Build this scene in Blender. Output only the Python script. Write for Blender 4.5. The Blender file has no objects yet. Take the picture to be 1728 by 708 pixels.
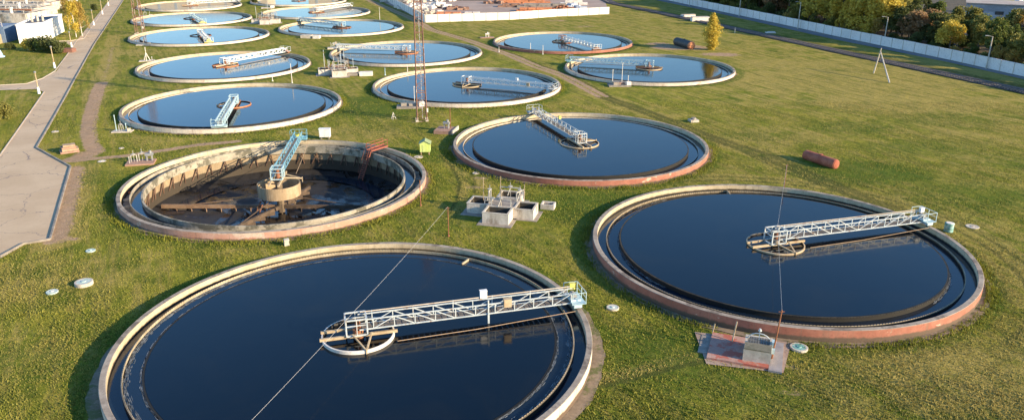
import bpy, math, random
import numpy as np
from mathutils import Vector, Matrix
R_=math.radians
random.seed(7); rng=np.random.default_rng(7)
S=bpy.context.scene; C=S.collection
# ------------------------------------------------------------------ camera, sky, sun, exposure
F,PITCH,ROLL,CY,HC=1334.68,R_(20.2216),R_(-0.114),354.,34.414
cp,sp,cr_,sr_=math.cos(PITCH),math.sin(PITCH),math.cos(ROLL),math.sin(ROLL)
cam=bpy.data.cameras.new('camera'); co=bpy.data.objects.new('camera',cam); C.objects.link(co)
cam.sensor_width=36; cam.lens=F/1728*36; cam.clip_start=1; cam.clip_end=8000
fw=Vector((0,cp,-sp)); Xa=Vector((1,0,0)); Ua=Vector((0,sp,cp))
rt=Xa*cr_-Ua*sr_; up=Xa*sr_+Ua*cr_
m=Matrix((rt,up,-fw)).transposed().to_4x4(); m.translation=Vector((0,0,HC)); co.matrix_world=m
S.camera=co
SUN_AZ,SUN_EL=R_(-24),R_(18)      # azimuth from +X, counter-clockwise
w=bpy.data.worlds.new('World'); S.world=w; w.use_nodes=True
wn=w.node_tree; bg=wn.nodes['Background']; sky=wn.nodes.new('ShaderNodeTexSky')
sky.sky_type='NISHITA'; sky.sun_disc=False; sky.sun_elevation=SUN_EL
sky.sun_rotation=math.pi/2-SUN_AZ
sky.air_density=1.0; sky.dust_density=0.3; sky.ozone_density=3.5
hs=wn.nodes.new('ShaderNodeHueSaturation'); hs.inputs['Saturation'].default_value=1.12
wn.links.new(sky.outputs[0],hs.inputs['Color']); wn.links.new(hs.outputs[0],bg.inputs[0]); bg.inputs[1].default_value=0.15
sl=bpy.data.lights.new('sun','SUN'); sl.energy=5.0; sl.angle=R_(0.5); sl.color=(1,.79,.52)
so=bpy.data.objects.new('sun',sl); C.objects.link(so)
SD=Vector((math.cos(SUN_AZ)*math.cos(SUN_EL),math.sin(SUN_AZ)*math.cos(SUN_EL),math.sin(SUN_EL)))
so.rotation_euler=SD.to_track_quat('Z','Y').to_euler(); so.location=(80,-60,60)
S.view_settings.view_transform='Standard'; S.view_settings.look='None'
S.view_settings.exposure=0.93; S.view_settings.gamma=1
S.cycles.max_bounces=6; S.cycles.transparent_max_bounces=8
# ------------------------------------------------------------------ terrain height and photo pixel -> ground point
def sst(t):
    t=np.clip(t,0,1); return t*t*(3-2*t)
def hgt(x,y):
    return .35*sst((y-.3*x-62)/23.)+.2*sst((y-120)/60.)
def G(u,v,dz=0.):
    a=(u-864)/F; b=(CY-v)/F
    x=a*cr_+b*sr_; y=-a*sr_+b*cr_
    d=(x,cp+y*sp,-sp+y*cp); z=dz
    for _ in range(5):
        t=(z-HC)/d[2]; p=(d[0]*t,d[1]*t); z=float(hgt(p[0],p[1]))+dz
    return Vector((p[0],p[1],z-dz))
def Hh(x,y): return float(hgt(x,y))
def zat(v,p):
    "height of the point above/below p that shows at row v"
    b=(CY-v)/F
    return HC+p[1]*(-sp+b*cp)/(cp+b*sp)
# ------------------------------------------------------------------ materials
def rgb(c): return (c[0],c[1],c[2],1)
class NT:
    def __init__(s,name):
        s.m=bpy.data.materials.new(name); s.m.use_nodes=True; s.t=s.m.node_tree; s.b=s.t.nodes['Principled BSDF']
    def n(s,ty,**k):
        x=s.t.nodes.new(ty)
        for a,v in k.items(): setattr(x,a,v)
        return x
    def l(s,a,b): s.t.links.new(a,b)
    def pos(s,kind='world'):
        if kind=='world': return s.n('ShaderNodeNewGeometry').outputs['Position']
        return s.n('ShaderNodeTexCoord').outputs['Object']
    def noise(s,vec,scale,detail=3,rough=.6,stretch=None,rot=0,dist=0):
        if rot:
            vr=s.n('ShaderNodeVectorRotate',rotation_type='Z_AXIS'); s.l(vec,vr.inputs['Vector']); vr.inputs['Angle'].default_value=-rot; vec=vr.outputs[0]
        mp=s.n('ShaderNodeMapping'); s.l(vec,mp.inputs[0])
        if stretch: mp.inputs['Scale'].default_value=stretch
        n=s.n('ShaderNodeTexNoise'); s.l(mp.outputs[0],n.inputs['Vector'])
        n.inputs['Scale'].default_value=scale; n.inputs['Detail'].default_value=detail; n.inputs['Roughness'].default_value=rough
        n.inputs['Distortion'].default_value=dist
        return n.outputs['Fac']
    def ramp(s,fac,lo,hi,c0=(0,0,0),c1=(1,1,1)):
        r=s.n('ShaderNodeMapRange'); r.interpolation_type='SMOOTHSTEP'
        s.l(fac,r.inputs[0]); r.inputs[1].default_value=lo; r.inputs[2].default_value=hi
        return r.outputs[0]
    def mix(s,fac,a,b):
        x=s.n('ShaderNodeMix',data_type='RGBA')
        if isinstance(fac,(int,float)): x.inputs[0].default_value=fac
        else: s.l(fac,x.inputs[0])
        for i,c in ((6,a),(7,b)):
            if isinstance(c,tuple): x.inputs[i].default_value=rgb(c)
            else: s.l(c,x.inputs[i])
        return x.outputs[2]
    def math(s,op,a,b=None,clamp=False):
        x=s.n('ShaderNodeMath',operation=op); x.use_clamp=clamp
        for i,c in enumerate((a,b)):
            if c is None: continue
            if isinstance(c,(int,float)): x.inputs[i].default_value=c
            else: s.l(c,x.inputs[i])
        return x.outputs[0]
    def attr(s,name):
        x=s.n('ShaderNodeAttribute'); x.attribute_name=name; return x.outputs['Fac']
    def bump(s,h,strength=.5,dist=.05):
        x=s.n('ShaderNodeBump'); x.inputs['Strength'].default_value=strength; x.inputs['Distance'].default_value=dist
        s.l(h,x.inputs['Height']); s.l(x.outputs[0],s.b.inputs['Normal'])
    def done(s,col,rough=.8,metal=0):
        if isinstance(col,tuple): s.b.inputs['Base Color'].default_value=rgb(col)
        else: s.l(col,s.b.inputs['Base Color'])
        if isinstance(rough,(int,float)): s.b.inputs['Roughness'].default_value=rough
        else: s.l(rough,s.b.inputs['Roughness'])
        s.b.inputs['Metallic'].default_value=metal
        return s.m
def weathered(name,a,b,scale=1.2,fine=9,rough=.85,third=None,t3=(.6,.72),bump=.4,bd=.03,metal=0,stretch=None):
    M=NT(name); p=M.pos('world')
    n1=M.noise(p,scale,5,.65,stretch); n2=M.noise(p,fine,3,.6)
    c=M.mix(M.ramp(n1,.35,.65),a,b)
    dk=tuple(x*.72 for x in a)
    c=M.mix(M.math('MULTIPLY',M.ramp(n2,.5,.75),.6),c,dk)
    if third:
        n3=M.noise(p,scale*.55,6,.7,stretch); c=M.mix(M.ramp(n3,*t3),c,third)
    M.bump(n2,bump,bd)
    return M.done(c,rough,metal)
m_conc=weathered('concrete_pale',(.46,.40,.32),(.60,.54,.45),1.0,7,third=(.28,.23,.18))
m_concd=weathered('concrete_dark',(.22,.19,.16),(.34,.30,.25),.9,6,third=(.12,.10,.08))
m_white=weathered('whitewash',(.66,.60,.52),(.80,.75,.68),.8,5,third=(.48,.42,.34),t3=(.62,.75))
m_lime2=weathered('old_whitewash',(.50,.44,.37),(.66,.60,.52),.9,4,third=(.30,.24,.18),t3=(.52,.64),stretch=(1,1,.4))
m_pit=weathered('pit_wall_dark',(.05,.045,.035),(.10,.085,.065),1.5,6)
m_scrap=weathered('brown_scrap',(.22,.12,.08),(.33,.2,.14),.8,3)
m_white2=weathered('white_paint',(.74,.73,.71),(.82,.82,.80),.3,3,third=(.6,.58,.55),t3=(.65,.8))
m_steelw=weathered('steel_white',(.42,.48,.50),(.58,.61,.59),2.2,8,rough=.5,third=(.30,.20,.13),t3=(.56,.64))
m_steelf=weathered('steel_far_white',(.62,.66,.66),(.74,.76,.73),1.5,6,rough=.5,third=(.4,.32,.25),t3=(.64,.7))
m_steelb=weathered('steel_blue',(.12,.34,.46),(.25,.47,.56),1.5,6,rough=.5,third=(.3,.2,.13),t3=(.64,.72))
m_steelp=weathered('steel_pale_blue',(.38,.55,.60),(.52,.64,.66),1.5,6,rough=.5,third=(.3,.22,.16),t3=(.64,.72))
m_tan=weathered('tan_paint',(.42,.31,.18),(.53,.42,.27),1.5,6,rough=.6,third=(.3,.17,.08))
m_rust=weathered('rust',(.22,.085,.04),(.33,.14,.07),1.6,7,third=(.12,.05,.03))
m_rustred=weathered('red_oxide',(.34,.09,.05),(.44,.15,.09),1.2,6,third=(.2,.07,.045))
m_stair=weathered('stair_red',(.25,.075,.045),(.33,.11,.07),1.2,6,third=(.14,.05,.035))
m_orange=weathered('orange_brick',(.50,.18,.08),(.62,.27,.13),1.2,6,third=(.33,.13,.07))
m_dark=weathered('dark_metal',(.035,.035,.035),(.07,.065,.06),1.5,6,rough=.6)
m_grey=weathered('grey_metal',(.22,.23,.23),(.32,.32,.31),1.5,6,rough=.5)
m_teal=weathered('teal_paint',(.08,.28,.26),(.30,.50,.44),2.2,6,rough=.6,third=(.62,.66,.6),t3=(.55,.62))
m_lime=weathered('lime_paint',(.50,.60,.16),(.56,.66,.22),1,5,rough=.6)
m_limed=weathered('moss_roof',(.25,.33,.14),(.32,.38,.2),1,5,rough=.8)
m_yellow=weathered('yellow_paint',(.66,.60,.10),(.72,.66,.2),1,5,rough=.5)
m_tan2=weathered('cream_rail',(.58,.48,.36),(.66,.57,.46),1.5,6,rough=.6,third=(.4,.28,.2))
m_tealp=weathered('pale_teal',(.36,.50,.46),(.50,.60,.54),2.2,6,rough=.7,third=(.6,.6,.54),t3=(.52,.6))
m_galv=weathered('galvanised',(.36,.34,.30),(.50,.48,.43),1.6,6,rough=.6,third=(.35,.25,.16),t3=(.58,.66))
m_plank=weathered('plank_grey',(.14,.115,.09),(.22,.18,.14),1.2,8)
m_wood=weathered('old_wood',(.38,.26,.16),(.48,.34,.22),1.2,8)
m_bluep=weathered('blue_pipe',(.34,.52,.66),(.46,.62,.74),1,5,rough=.45)
m_rail=weathered('rail_steel',(.13,.085,.07),(.2,.14,.11),1.2,5,rough=.5)
m_sleeper=weathered('sleeper',(.15,.13,.125),(.24,.21,.2),1.2,5)
m_ballast=weathered('ballast',(.075,.06,.052),(.15,.12,.10),.5,4,third=(.04,.045,.03))
m_foam=weathered('foam',(.11,.13,.14),(.24,.26,.27),2,9,rough=.7)
m_bark=weathered('bark',(.13,.10,.075),(.22,.18,.14),2,8)
m_birch=weathered('birch_bark',(.62,.58,.52),(.5,.46,.4),2,8,third=(.1,.09,.08))
m_cable=NT('cable').done((.55,.55,.54),.6)
m_yard=weathered('yard_concrete',(.34,.245,.19),(.42,.32,.255),.08,1.4,third=(.33,.27,.23),bump=.2)
def asphalt():
    M=NT('asphalt_road'); p=M.pos()
    a=M.noise(p,.12,5,.6); b=M.noise(p,3.5,4,.7); c=M.noise(p,25,2)
    col=M.mix(M.ramp(a,.35,.65),(.50,.365,.225),(.57,.43,.275))
    col=M.mix(M.math('MULTIPLY',M.ramp(b,.5,.8),.35),col,(.27,.20,.16))
    pt=M.noise(p,.35,6,.75); col=M.mix(M.ramp(pt,.66,.7),col,(.33,.255,.21))
    v=M.n('ShaderNodeTexVoronoi',feature='DISTANCE_TO_EDGE'); nz=M.n('ShaderNodeTexNoise'); nz.inputs['Scale'].default_value=.8; nz.inputs['Detail'].default_value=5
    M.l(p,nz.inputs['Vector']); ad=M.n('ShaderNodeVectorMath',operation='MULTIPLY_ADD'); M.l(nz.outputs['Color'],ad.inputs[0]); ad.inputs[1].default_value=(2.2,2.2,0); M.l(p,ad.inputs[2])
    M.l(ad.outputs[0],v.inputs['Vector']); v.inputs['Scale'].default_value=.13
    col=M.mix(M.math('SUBTRACT',1,M.ramp(v.outputs[0],.003,.008)),col,(.24,.19,.16))
    M.bump(c,.25,.02)
    return M.done(col,.85)
m_asph=asphalt()
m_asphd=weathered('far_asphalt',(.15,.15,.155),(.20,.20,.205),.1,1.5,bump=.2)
m_kerb=weathered('kerb_concrete',(.5,.42,.33),(.6,.52,.42),.8,5)
def wallpaint(name,a,b,patch,pt=(.6,.63),seams=32,dirt=(.22,.15,.10)):
    M=NT(name); p=M.pos(); o=M.pos('obj')
    n1=M.noise(p,.5,5,.6); n2=M.noise(p,5,4,.7)
    c=M.mix(M.ramp(n1,.35,.65),a,b)
    if patch: c=M.mix(M.ramp(M.noise(p,.28,5,.62,(1,1,1.8)),*pt),c,patch)
    c=M.mix(M.math('MULTIPLY',M.ramp(n2,.5,.72),.55),c,tuple(x*.6 for x in a))
    st=M.noise(p,1.6,5,.7,(1,1,.15)); c=M.mix(M.math('MULTIPLY',M.ramp(st,.52,.75),.5),c,dirt)
    sx=M.n('ShaderNodeSeparateXYZ'); M.l(o,sx.inputs[0])
    ang=M.math('ARCTAN2',sx.outputs[1],sx.outputs[0]); fr=M.math('FRACT',M.math('MULTIPLY',ang,seams/(2*math.pi)))
    c=M.mix(M.math('MULTIPLY',M.math('LESS_THAN',fr,.016),.55),c,dirt)
    # splash dirt and moss towards the foot, ragged
    zz=M.math('ADD',sx.outputs[2],M.math('MULTIPLY',M.noise(p,.9,5,.7),.55))
    c=M.mix(M.math('SUBTRACT',1,M.ramp(zz,.62,.86)),c,tuple(x*.55 for x in dirt))
    M.bump(n2,.5,.03); return M.done(c,.85)
def innerwall(name,a,b,wet,lvl):
    M=NT(name); p=M.pos(); o=M.pos('obj')
    n1=M.noise(p,.6,5,.6); n2=M.noise(p,6,4,.7)
    c=M.mix(M.ramp(n1,.35,.65),a,b); c=M.mix(M.math('MULTIPLY',M.ramp(n2,.5,.72),.5),c,tuple(x*.6 for x in a))
    st=M.noise(p,2.2,5,.7,(1,1,.12)); c=M.mix(M.math('MULTIPLY',M.ramp(st,.5,.75),.55),c,tuple(x*.45 for x in a))
    sx=M.n('ShaderNodeSeparateXYZ'); M.l(o,sx.inputs[0])
    zz=M.math('ADD',sx.outputs[2],M.math('MULTIPLY',M.noise(p,1.5,5,.7),.3))
    c=M.mix(M.math('SUBTRACT',1,M.ramp(zz,lvl,lvl+.18)),c,wet)
    # top of the rim is greyer
    M.bump(n2,.5,.03); return M.done(c,.8)
WP={'grey':wallpaint('outer_wall_grey',(.40,.30,.24),(.50,.40,.33),(.62,.56,.5)),
 'red':wallpaint('outer_wall_red',(.34,.125,.08),(.44,.18,.12),(.56,.42,.31),(.62,.66)),
 'pink':wallpaint('outer_wall_pink',(.50,.25,.17),(.56,.33,.25),(.60,.46,.36),(.57,.63)),
 'cream':wallpaint('outer_wall_cream',(.64,.54,.42),(.74,.66,.55),(.55,.38,.28),(.62,.68))}
m_rim=weathered('rim_top',(.30,.245,.19),(.40,.34,.27),.9,5,third=(.17,.135,.105),t3=(.5,.62))
m_in=innerwall('inner_wall_beige',(.56,.45,.28),(.66,.56,.39),(.10,.07,.035),.62)
m_in2=innerwall('inner_wall_near',(.50,.40,.25),(.60,.50,.34),(.055,.042,.022),.74)
m_thin=innerwall('launder_lip',(.50,.43,.32),(.64,.58,.47),(.045,.035,.018),.56)
m_lipb=innerwall('launder_lip_brown',(.34,.27,.17),(.46,.38,.26),(.04,.03,.016),.64)
m_thin3=weathered('launder_lip_dry',(.30,.27,.21),(.42,.37,.28),.9,5,third=(.13,.12,.085),t3=(.48,.58))
m_weir=innerwall('weir_wet',(.10,.08,.05),(.06,.05,.03),(.014,.013,.010),.92)
m_basin=innerwall('basin_inner',(.27,.20,.12),(.37,.28,.17),(.05,.038,.024),-1.2)
def water(name,col,rough=.03,bs=.10,sc=2.2):
    M=NT(name); p=M.pos(); n=M.noise(p,sc,4,.6); n2=M.noise(p,.25,3,.6)
    h=M.math('ADD',n,M.math('MULTIPLY',n2,1.5)); M.bump(h,bs,.02)
    M.b.inputs['IOR'].default_value=1.42; col=M.mix(M.math('MULTIPLY',M.ramp(M.noise(p,.09,5,.65,dist=1.),.45,.7),.7),col,(.007,.0075,.007))  # murky patches in the base colour also stand in for brownish reflections
    return M.done(col,M.math('ADD',M.math('MULTIPLY',M.ramp(n2,.4,.7),.03),rough))
m_water=water('tank_water',(.0012,.0032,.007),.085,.2,2.6)
m_wch=water('channel_water',(.008,.017,.032),.08,.3,6)
def leafm(name,a,b,c):
    M=NT(name); p=M.pos(); n=M.noise(p,.9,3,.6); n2=M.noise(p,6,2,.6)
    col=M.mix(M.ramp(n,.38,.62),a,b); col=M.mix(M.ramp(n2,.5,.7),col,c)
    M.b.inputs['Subsurface Weight'].default_value=0
    m=M.done(col,.75)
    tr=M.n('ShaderNodeBsdfTranslucent'); M.l(col,tr.inputs[0]); mx=M.n('ShaderNodeMixShader'); mx.inputs[0].default_value=.4
    out=M.t.nodes['Material Output']; M.l(M.b.outputs[0],mx.inputs[1]); M.l(tr.outputs[0],mx.inputs[2]); M.l(mx.outputs[0],out.inputs[0])
    return m
LF={'green':leafm('leaves_green',(.09,.13,.025),(.15,.18,.035),(.20,.21,.05)),
 'dark':leafm('leaves_dark',(.07,.09,.024),(.105,.125,.032),(.16,.16,.045)),
 'olive':leafm('leaves_olive',(.18,.18,.04),(.27,.25,.055),(.34,.29,.07)),
 'yellow':leafm('leaves_yellow',(.58,.44,.06),(.70,.55,.10),(.44,.36,.06)),
 'ochre':leafm('leaves_ochre',(.42,.29,.07),(.52,.37,.09),(.30,.25,.06)),
 'brown':leafm('leaves_brown',(.30,.18,.085),(.40,.25,.12),(.20,.14,.06))}
# ------------------------------------------------------------------ ground material
def groundm():
    M=NT('grass_ground'); p=M.pos()
    rot=R_(-66)   # mowing direction
    big=M.noise(p,.075,5,.65); med=M.noise(p,.22,5,.65); fin=M.noise(p,1.5,5,.75); vf=M.noise(p,5.5,4,.8); tus=M.noise(p,.55,6,.78,(1,.8,1))
    strk=M.noise(p,.6,4,.7,(.16,1.3,1),rot,.4)
    g=M.mix(M.ramp(med,.32,.68),(.145,.175,.014),(.28,.27,.03))
    g=M.mix(M.math('MULTIPLY',M.ramp(big,.45,.62),.55),g,(.29,.25,.04)); g=M.mix(M.math('MULTIPLY',M.math('SUBTRACT',1,M.ramp(big,.34,.46)),.5),g,(.07,.105,.013))
    g=M.mix(M.math('MULTIPLY',M.ramp(strk,.45,.6),.7),g,(.33,.255,.065))
    g=M.mix(M.math('MULTIPLY',M.ramp(fin,.48,.7),.65),g,(.06,.09,.010))
    g=M.mix(M.math('MULTIPLY',M.ramp(vf,.52,.72),.65),g,(.31,.28,.075))
    g=M.mix(M.math('MULTIPLY',M.ramp(tus,.54,.66),.6),g,(.06,.095,.012)); g=M.mix(M.math('MULTIPLY',M.math('SUBTRACT',1,M.ramp(tus,.32,.43)),.55),g,(.33,.27,.075))
    dm=M.math('ADD',M.attr('dry'),M.math('MULTIPLY',M.math('SUBTRACT',med,.5),1.9))
    dm=M.math('ADD',dm,M.math('MULTIPLY',M.math('SUBTRACT',strk,.5),1.2))
    dry=M.mix(M.ramp(fin,.35,.65),(.38,.29,.085),(.28,.235,.05)); dry=M.mix(M.math('MULTIPLY',M.ramp(vf,.5,.7),.5),dry,(.48,.38,.15))
    g=M.mix(M.math('MULTIPLY',M.ramp(dm,.2,.75),.9),g,dry)
    st2=M.noise(p,.8,4,.72,(.13,1.25,1),rot+.06,.5); g=M.mix(M.math('MULTIPLY',M.ramp(st2,.5,.63),.55),g,(.085,.115,.014)); g=M.mix(M.math('MULTIPLY',M.math('SUBTRACT',1,M.ramp(st2,.33,.43)),.45),g,(.40,.32,.10)); g=M.mix(M.math('MULTIPLY',M.ramp(M.noise(p,.14,6,.75),.54,.64),.42),g,(.12,.15,.016))
    lm=M.math('ADD',M.attr('lush'),M.math('MULTIPLY',M.math('SUBTRACT',fin,.5),1.2))
    g=M.mix(M.math('MULTIPLY',M.ramp(lm,.25,.8),.8),g,(.065,.115,.012))
    rm=M.math('ADD',M.attr('rut'),M.math('MULTIPLY',M.math('SUBTRACT',fin,.5),.9))
    g=M.mix(M.math('MULTIPLY',M.ramp(rm,.3,.8),.7),g,(.06,.07,.018))
    am=M.math('ADD',M.attr('dirt'),M.math('MULTIPLY',M.math('SUBTRACT',M.noise(p,1.1,6,.75),.5),1.3))
    soil=M.mix(M.ramp(fin,.35,.65),(.44,.30,.19),(.34,.23,.14)); soil=M.mix(M.ramp(vf,.55,.75),soil,(.52,.40,.28))
    g=M.mix(M.ramp(am,.42,.72),g,soil)
    h=M.math('ADD',M.math('MULTIPLY',vf,.7),M.math('ADD',fin,M.math('MULTIPLY',med,2.5)))
    bm=M.n('ShaderNodeBump'); bm.inputs['Strength'].default_value=1; bm.inputs['Distance'].default_value=.16
    M.l(h,bm.inputs['Height']); M.l(bm.outputs[0],M.b.inputs['Normal'])
    M.b.inputs['Specular IOR Level'].default_value=.1
    return M.done(g,1.0)
m_ground=groundm()
m_apron=weathered('apron_soil',(.20,.15,.10),(.29,.22,.15),.9,4,third=(.11,.12,.035),t3=(.48,.6))
# ------------------------------------------------------------------ mesh helpers
class MB:
    def __init__(s): s.v=[]; s.f=[]; s.mi=[]; s.m=0
    def add(s,vs,fs):
        b=len(s.v); s.v+= [tuple(x) for x in vs]; s.f+=[tuple(i+b for i in f) for f in fs]; s.mi+=[s.m]*len(fs); return s
    def box(s,cx,cy,cz,sx,sy,sz,rz=0.,taper=1.):
        c,n=math.cos(rz),math.sin(rz); vs=[]
        for z,k in ((-.5,1.),(.5,taper)):
            for x,y in ((-.5,-.5),(.5,-.5),(.5,.5),(-.5,.5)):
                X,Y=x*sx*k,y*sy*k; vs.append((cx+X*c-Y*n,cy+X*n+Y*c,cz+z*sz))
        return s.add(vs,[(3,2,1,0),(4,5,6,7),(0,1,5,4),(1,2,6,5),(2,3,7,6),(3,0,4,7)])
    def bar(s,a,b,w,h=None,n=4):
        a,b=Vector(a),Vector(b); d=(b-a)
        if d.length<1e-6: return s
        d.normalize(); u=d.cross(Vector((0,0,1)))
        if u.length<1e-3: u=Vector((1,0,0))
        u.normalize(); q=u.cross(d); h=h or w; vs=[]
        for P_ in (a,b):
            if n==4:
                for i,j in ((-1,-1),(1,-1),(1,1),(-1,1)): vs.append(P_+u*(i*w/2)+q*(j*h/2))
            else:
                for k in range(n): t=2*math.pi*k/n; vs.append(P_+u*(math.cos(t)*w/2)+q*(math.sin(t)*h/2))
        fs=[tuple(range(n))[::-1],tuple(range(n,2*n))]+[(k,(k+1)%n,n+(k+1)%n,n+k) for k in range(n)]
        return s.add(vs,fs)
    def cone(s,a,b,r0,r1,n=10):
        a,b=Vector(a),Vector(b); d=(b-a).normalized(); u=d.cross(Vector((0,0,1)))
        if u.length<1e-3: u=Vector((1,0,0))
        u.normalize(); q=u.cross(d); vs=[]
        for P_,r in ((a,r0),(b,r1)):
            for k in range(n): t=2*math.pi*k/n; vs.append(P_+(u*math.cos(t)+q*math.sin(t))*r)
        return s.add(vs,[tuple(range(n))[::-1],tuple(range(n,2*n))]+[(k,(k+1)%n,n+(k+1)%n,n+k) for k in range(n)])
    def tube(s,pts,r,n=6):
        for a,b in zip(pts[:-1],pts[1:]): s.cone(a,b,r,r,n)
        return s
    def lathe(s,prof,cx=0,cy=0,n=144,mats=None,a0=0,a1=2*math.pi,closed=True,jit=0):
        k=len(prof); full=abs(a1-a0-2*math.pi)<1e-6; N=n if full else n+1; vs=[]
        for i in range(N):
            t=a0+(a1-a0)*i/n; j=jit*math.sin(i*1.7)*math.sin(i*.37)
            for r,z in prof: vs.append((cx+r*math.cos(t),cy+r*math.sin(t),z+j))
        fs=[];mm=[]
        for i in range(n):
            i2=(i+1)%N
            for j in range(k if closed else k-1):
                j2=(j+1)%k; fs.append((i*k+j,i2*k+j,i2*k+j2,i*k+j2)); mm.append(mats[j] if mats else s.m)
        b=len(s.v); s.v+=vs; s.f+=[tuple(q+b for q in f) for f in fs]; s.mi+=mm; return s
    def ngon(s,pts): return s.add(pts,[tuple(range(len(pts)))])
    def prism(s,pts,z0,z1):
        n=len(pts); vs=[(p[0],p[1],z0) for p in pts]+[(p[0],p[1],z1) for p in pts]
        return s.add(vs,[tuple(range(n))[::-1],tuple(range(n,2*n))]+[(k,(k+1)%n,n+(k+1)%n,n+k) for k in range(n)])
    def build(s,name,mats,parent=None,smooth=False,loc=None):
        me=bpy.data.meshes.new(name); me.from_pydata(s.v,[],s.f)
        for mt in (mats if isinstance(mats,(list,tuple)) else [mats]): me.materials.append(mt)
        if any(s.mi): me.polygons.foreach_set('material_index',s.mi)
        me.update()
        o=bpy.data.objects.new(name,me); C.objects.link(o)
        if smooth: me.shade_smooth()
        if parent: o.parent=parent
        if loc is not None: o.location=loc
        return o
def tag(o,label=None,cat=None,group=None,kind=None):
    if label: o['label']=label
    if cat: o['category']=cat
    if group: o['group']=group
    if kind: o['kind']=kind
    return o
def empty(name,loc,rz=0.,label=None,cat=None,group=None):
    o=bpy.data.objects.new(name,None); C.objects.link(o); o.location=loc; o.rotation_euler=(0,0,rz); o.empty_display_size=.5
    return tag(o,label,cat,group)
KIDS={}
def children(o): return [c for c in bpy.data.objects if c.parent==o]
def copy_tree(o,loc,rz=0.,scale=None,label=None,parent=None):
    def rec(src,par):
        c=src.copy(); C.objects.link(c)
        if par: c.parent=par
        for ch in children(src): rec(ch,c)
        return c
    r=rec(o,parent); r.location=loc; r.rotation_euler=(0,0,rz)
    if scale: r.scale=scale
    if label: r['label']=label
    return r
def sheet(name,poly,mat,dz=.02,step=3.,kind='structure',thick=0):
    import bmesh
    bm=bmesh.new(); vs=[bm.verts.new((p[0],p[1],0)) for p in poly]; bm.faces.new(vs)
    xs=[p[0] for p in poly]; ys=[p[1] for p in poly]
    for ax,lo,hi in ((0,min(xs),max(xs)),(1,min(ys),max(ys))):
        t=math.floor(lo/step)*step+step
        while t<hi:
            nrm=[0,0,0]; nrm[ax]=1; pc=[0,0,0]; pc[ax]=t
            bmesh.ops.bisect_plane(bm,geom=bm.verts[:]+bm.edges[:]+bm.faces[:],plane_co=pc,plane_no=nrm); t+=step
    for v in bm.verts: v.co.z=Hh(v.co.x,v.co.y)+dz
    bmesh.ops.recalc_face_normals(bm,faces=bm.faces[:])
    if bm.faces and sum(f.normal.z for f in bm.faces)<0: bmesh.ops.reverse_faces(bm,faces=bm.faces[:])
    me=bpy.data.meshes.new(name); bm.to_mesh(me); bm.free(); me.materials.append(mat)
    o=bpy.data.objects.new(name,me); C.objects.link(o); o['kind']=kind; return o
def resample(pts,step=2.):
    out=[Vector(pts[0])]
    for a,b in zip(pts[:-1],pts[1:]):
        a,b=Vector(a),Vector(b); n=max(1,int((b-a).length/step))
        for i in range(1,n+1): out.append(a.lerp(b,i/n))
    return out
# ------------------------------------------------------------------ layout of the tanks
TK={1:(-13.17,60.01),2:(28.97,80.34),3:(-31.81,102.38),4:(10.7,121.59),5:(-53.09,148.71),6:(-9.68,168.46),7:(-69.49,191.82),8:(-28.16,211.86),
 9:(32.65,189.17),10:(14.56,231.81),11:(-94.51,243.17),12:(-55.73,263.16),13:(-113.23,286.19),14:(-74.17,306.87),15:(-131.14,330.63),16:(-92.0,350.5)}
# ------------------------------------------------------------------ ground
def pix(*pp): return [G(u,v) for u,v in pp]
def axis(segs):
    out=[]
    for a,b,st in segs: out+=list(np.arange(a,b,st))
    return np.array(out+[segs[-1][1]])
xs=axis([(-3500,-600,290),(-600,-240,30),(-240,-125,1.6),(-125,-60,.8),(-60,105,.42),(105,150,1.),(150,400,25),(400,3500,310)])
ys=axis([(-900,20,40),(20,44,4),(44,125,.42),(125,240,.8),(240,400,1.6),(400,800,40),(800,4800,400)])
X,Y=np.meshgrid(xs,ys); nx,ny=len(xs),len(ys)
Z=hgt(X,Y)
xf,yf=X.ravel(),Y.ravel()
def dpoly(pts):
    d=np.full(xf.shape,1e9)
    for a,b in zip(pts[:-1],pts[1:]):
        ax,ay,bx,by=a[0],a[1],b[0],b[1]; L=(bx-ax)**2+(by-ay)**2+1e-9
        t=np.clip(((xf-ax)*(bx-ax)+(yf-ay)*(by-ay))/L,0,1)
        d=np.minimum(d,np.hypot(xf-ax-t*(bx-ax),yf-ay-t*(by-ay)))
    return d
def offset(pts,o):
    out=[]
    for i,p in enumerate(pts):
        a=pts[max(i-1,0)]; b=pts[min(i+1,len(pts)-1)]; d=Vector((b[0]-a[0],b[1]-a[1])).normalized()
        out.append((p[0]-d.y*o,p[1]+d.x*o))
    return out
def soft(d,w,s): return 1-sst((d-w)/s)
dirt=np.zeros_like(xf); dry=.12+.38*sst((xf+yf*.35-70)/70.)*(yf<600); lush=np.zeros_like(xf); rut=np.zeros_like(xf)
# footpath beside the road
path1=pix((172,140),(165,152),(158,175),(151,200),(149,222),(152,240),(163,255))
dirt=np.maximum(dirt,soft(dpoly(path1),.6,1.5)*1.)
dry=np.maximum(dry,soft(dpoly(pix((195,60),(188,92),(176,125),(160,165))),.8,3.)*.9); dirt=np.maximum(dirt,soft(dpoly(pix((190,80),(184,105),(172,140))),.2,1.6)*.55)
path2=pix((112,272),(140,270),(175,266),(215,262),(270,254),(330,245),(400,238))
dirt=np.maximum(dirt,soft(dpoly(path2),.35,1.2)*.85)
dirt=np.maximum(dirt,soft(dpoly(pix((128,268),(152,258))),.9,2.5)*.8)
# bare verge by the wide asphalt
dry=np.maximum(dry,soft(dpoly(pix((122,285),(108,330),(98,375),(92,405))),.8,4.5)*1.1)
dirt=np.maximum(dirt,soft(dpoly(pix((124,285),(112,330),(101,375),(92,403))),.5,2.6)*.8)
dirt=np.maximum(dirt,soft(dpoly(pix((84,404),(130,402))),.2,.8)*.7)
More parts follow.
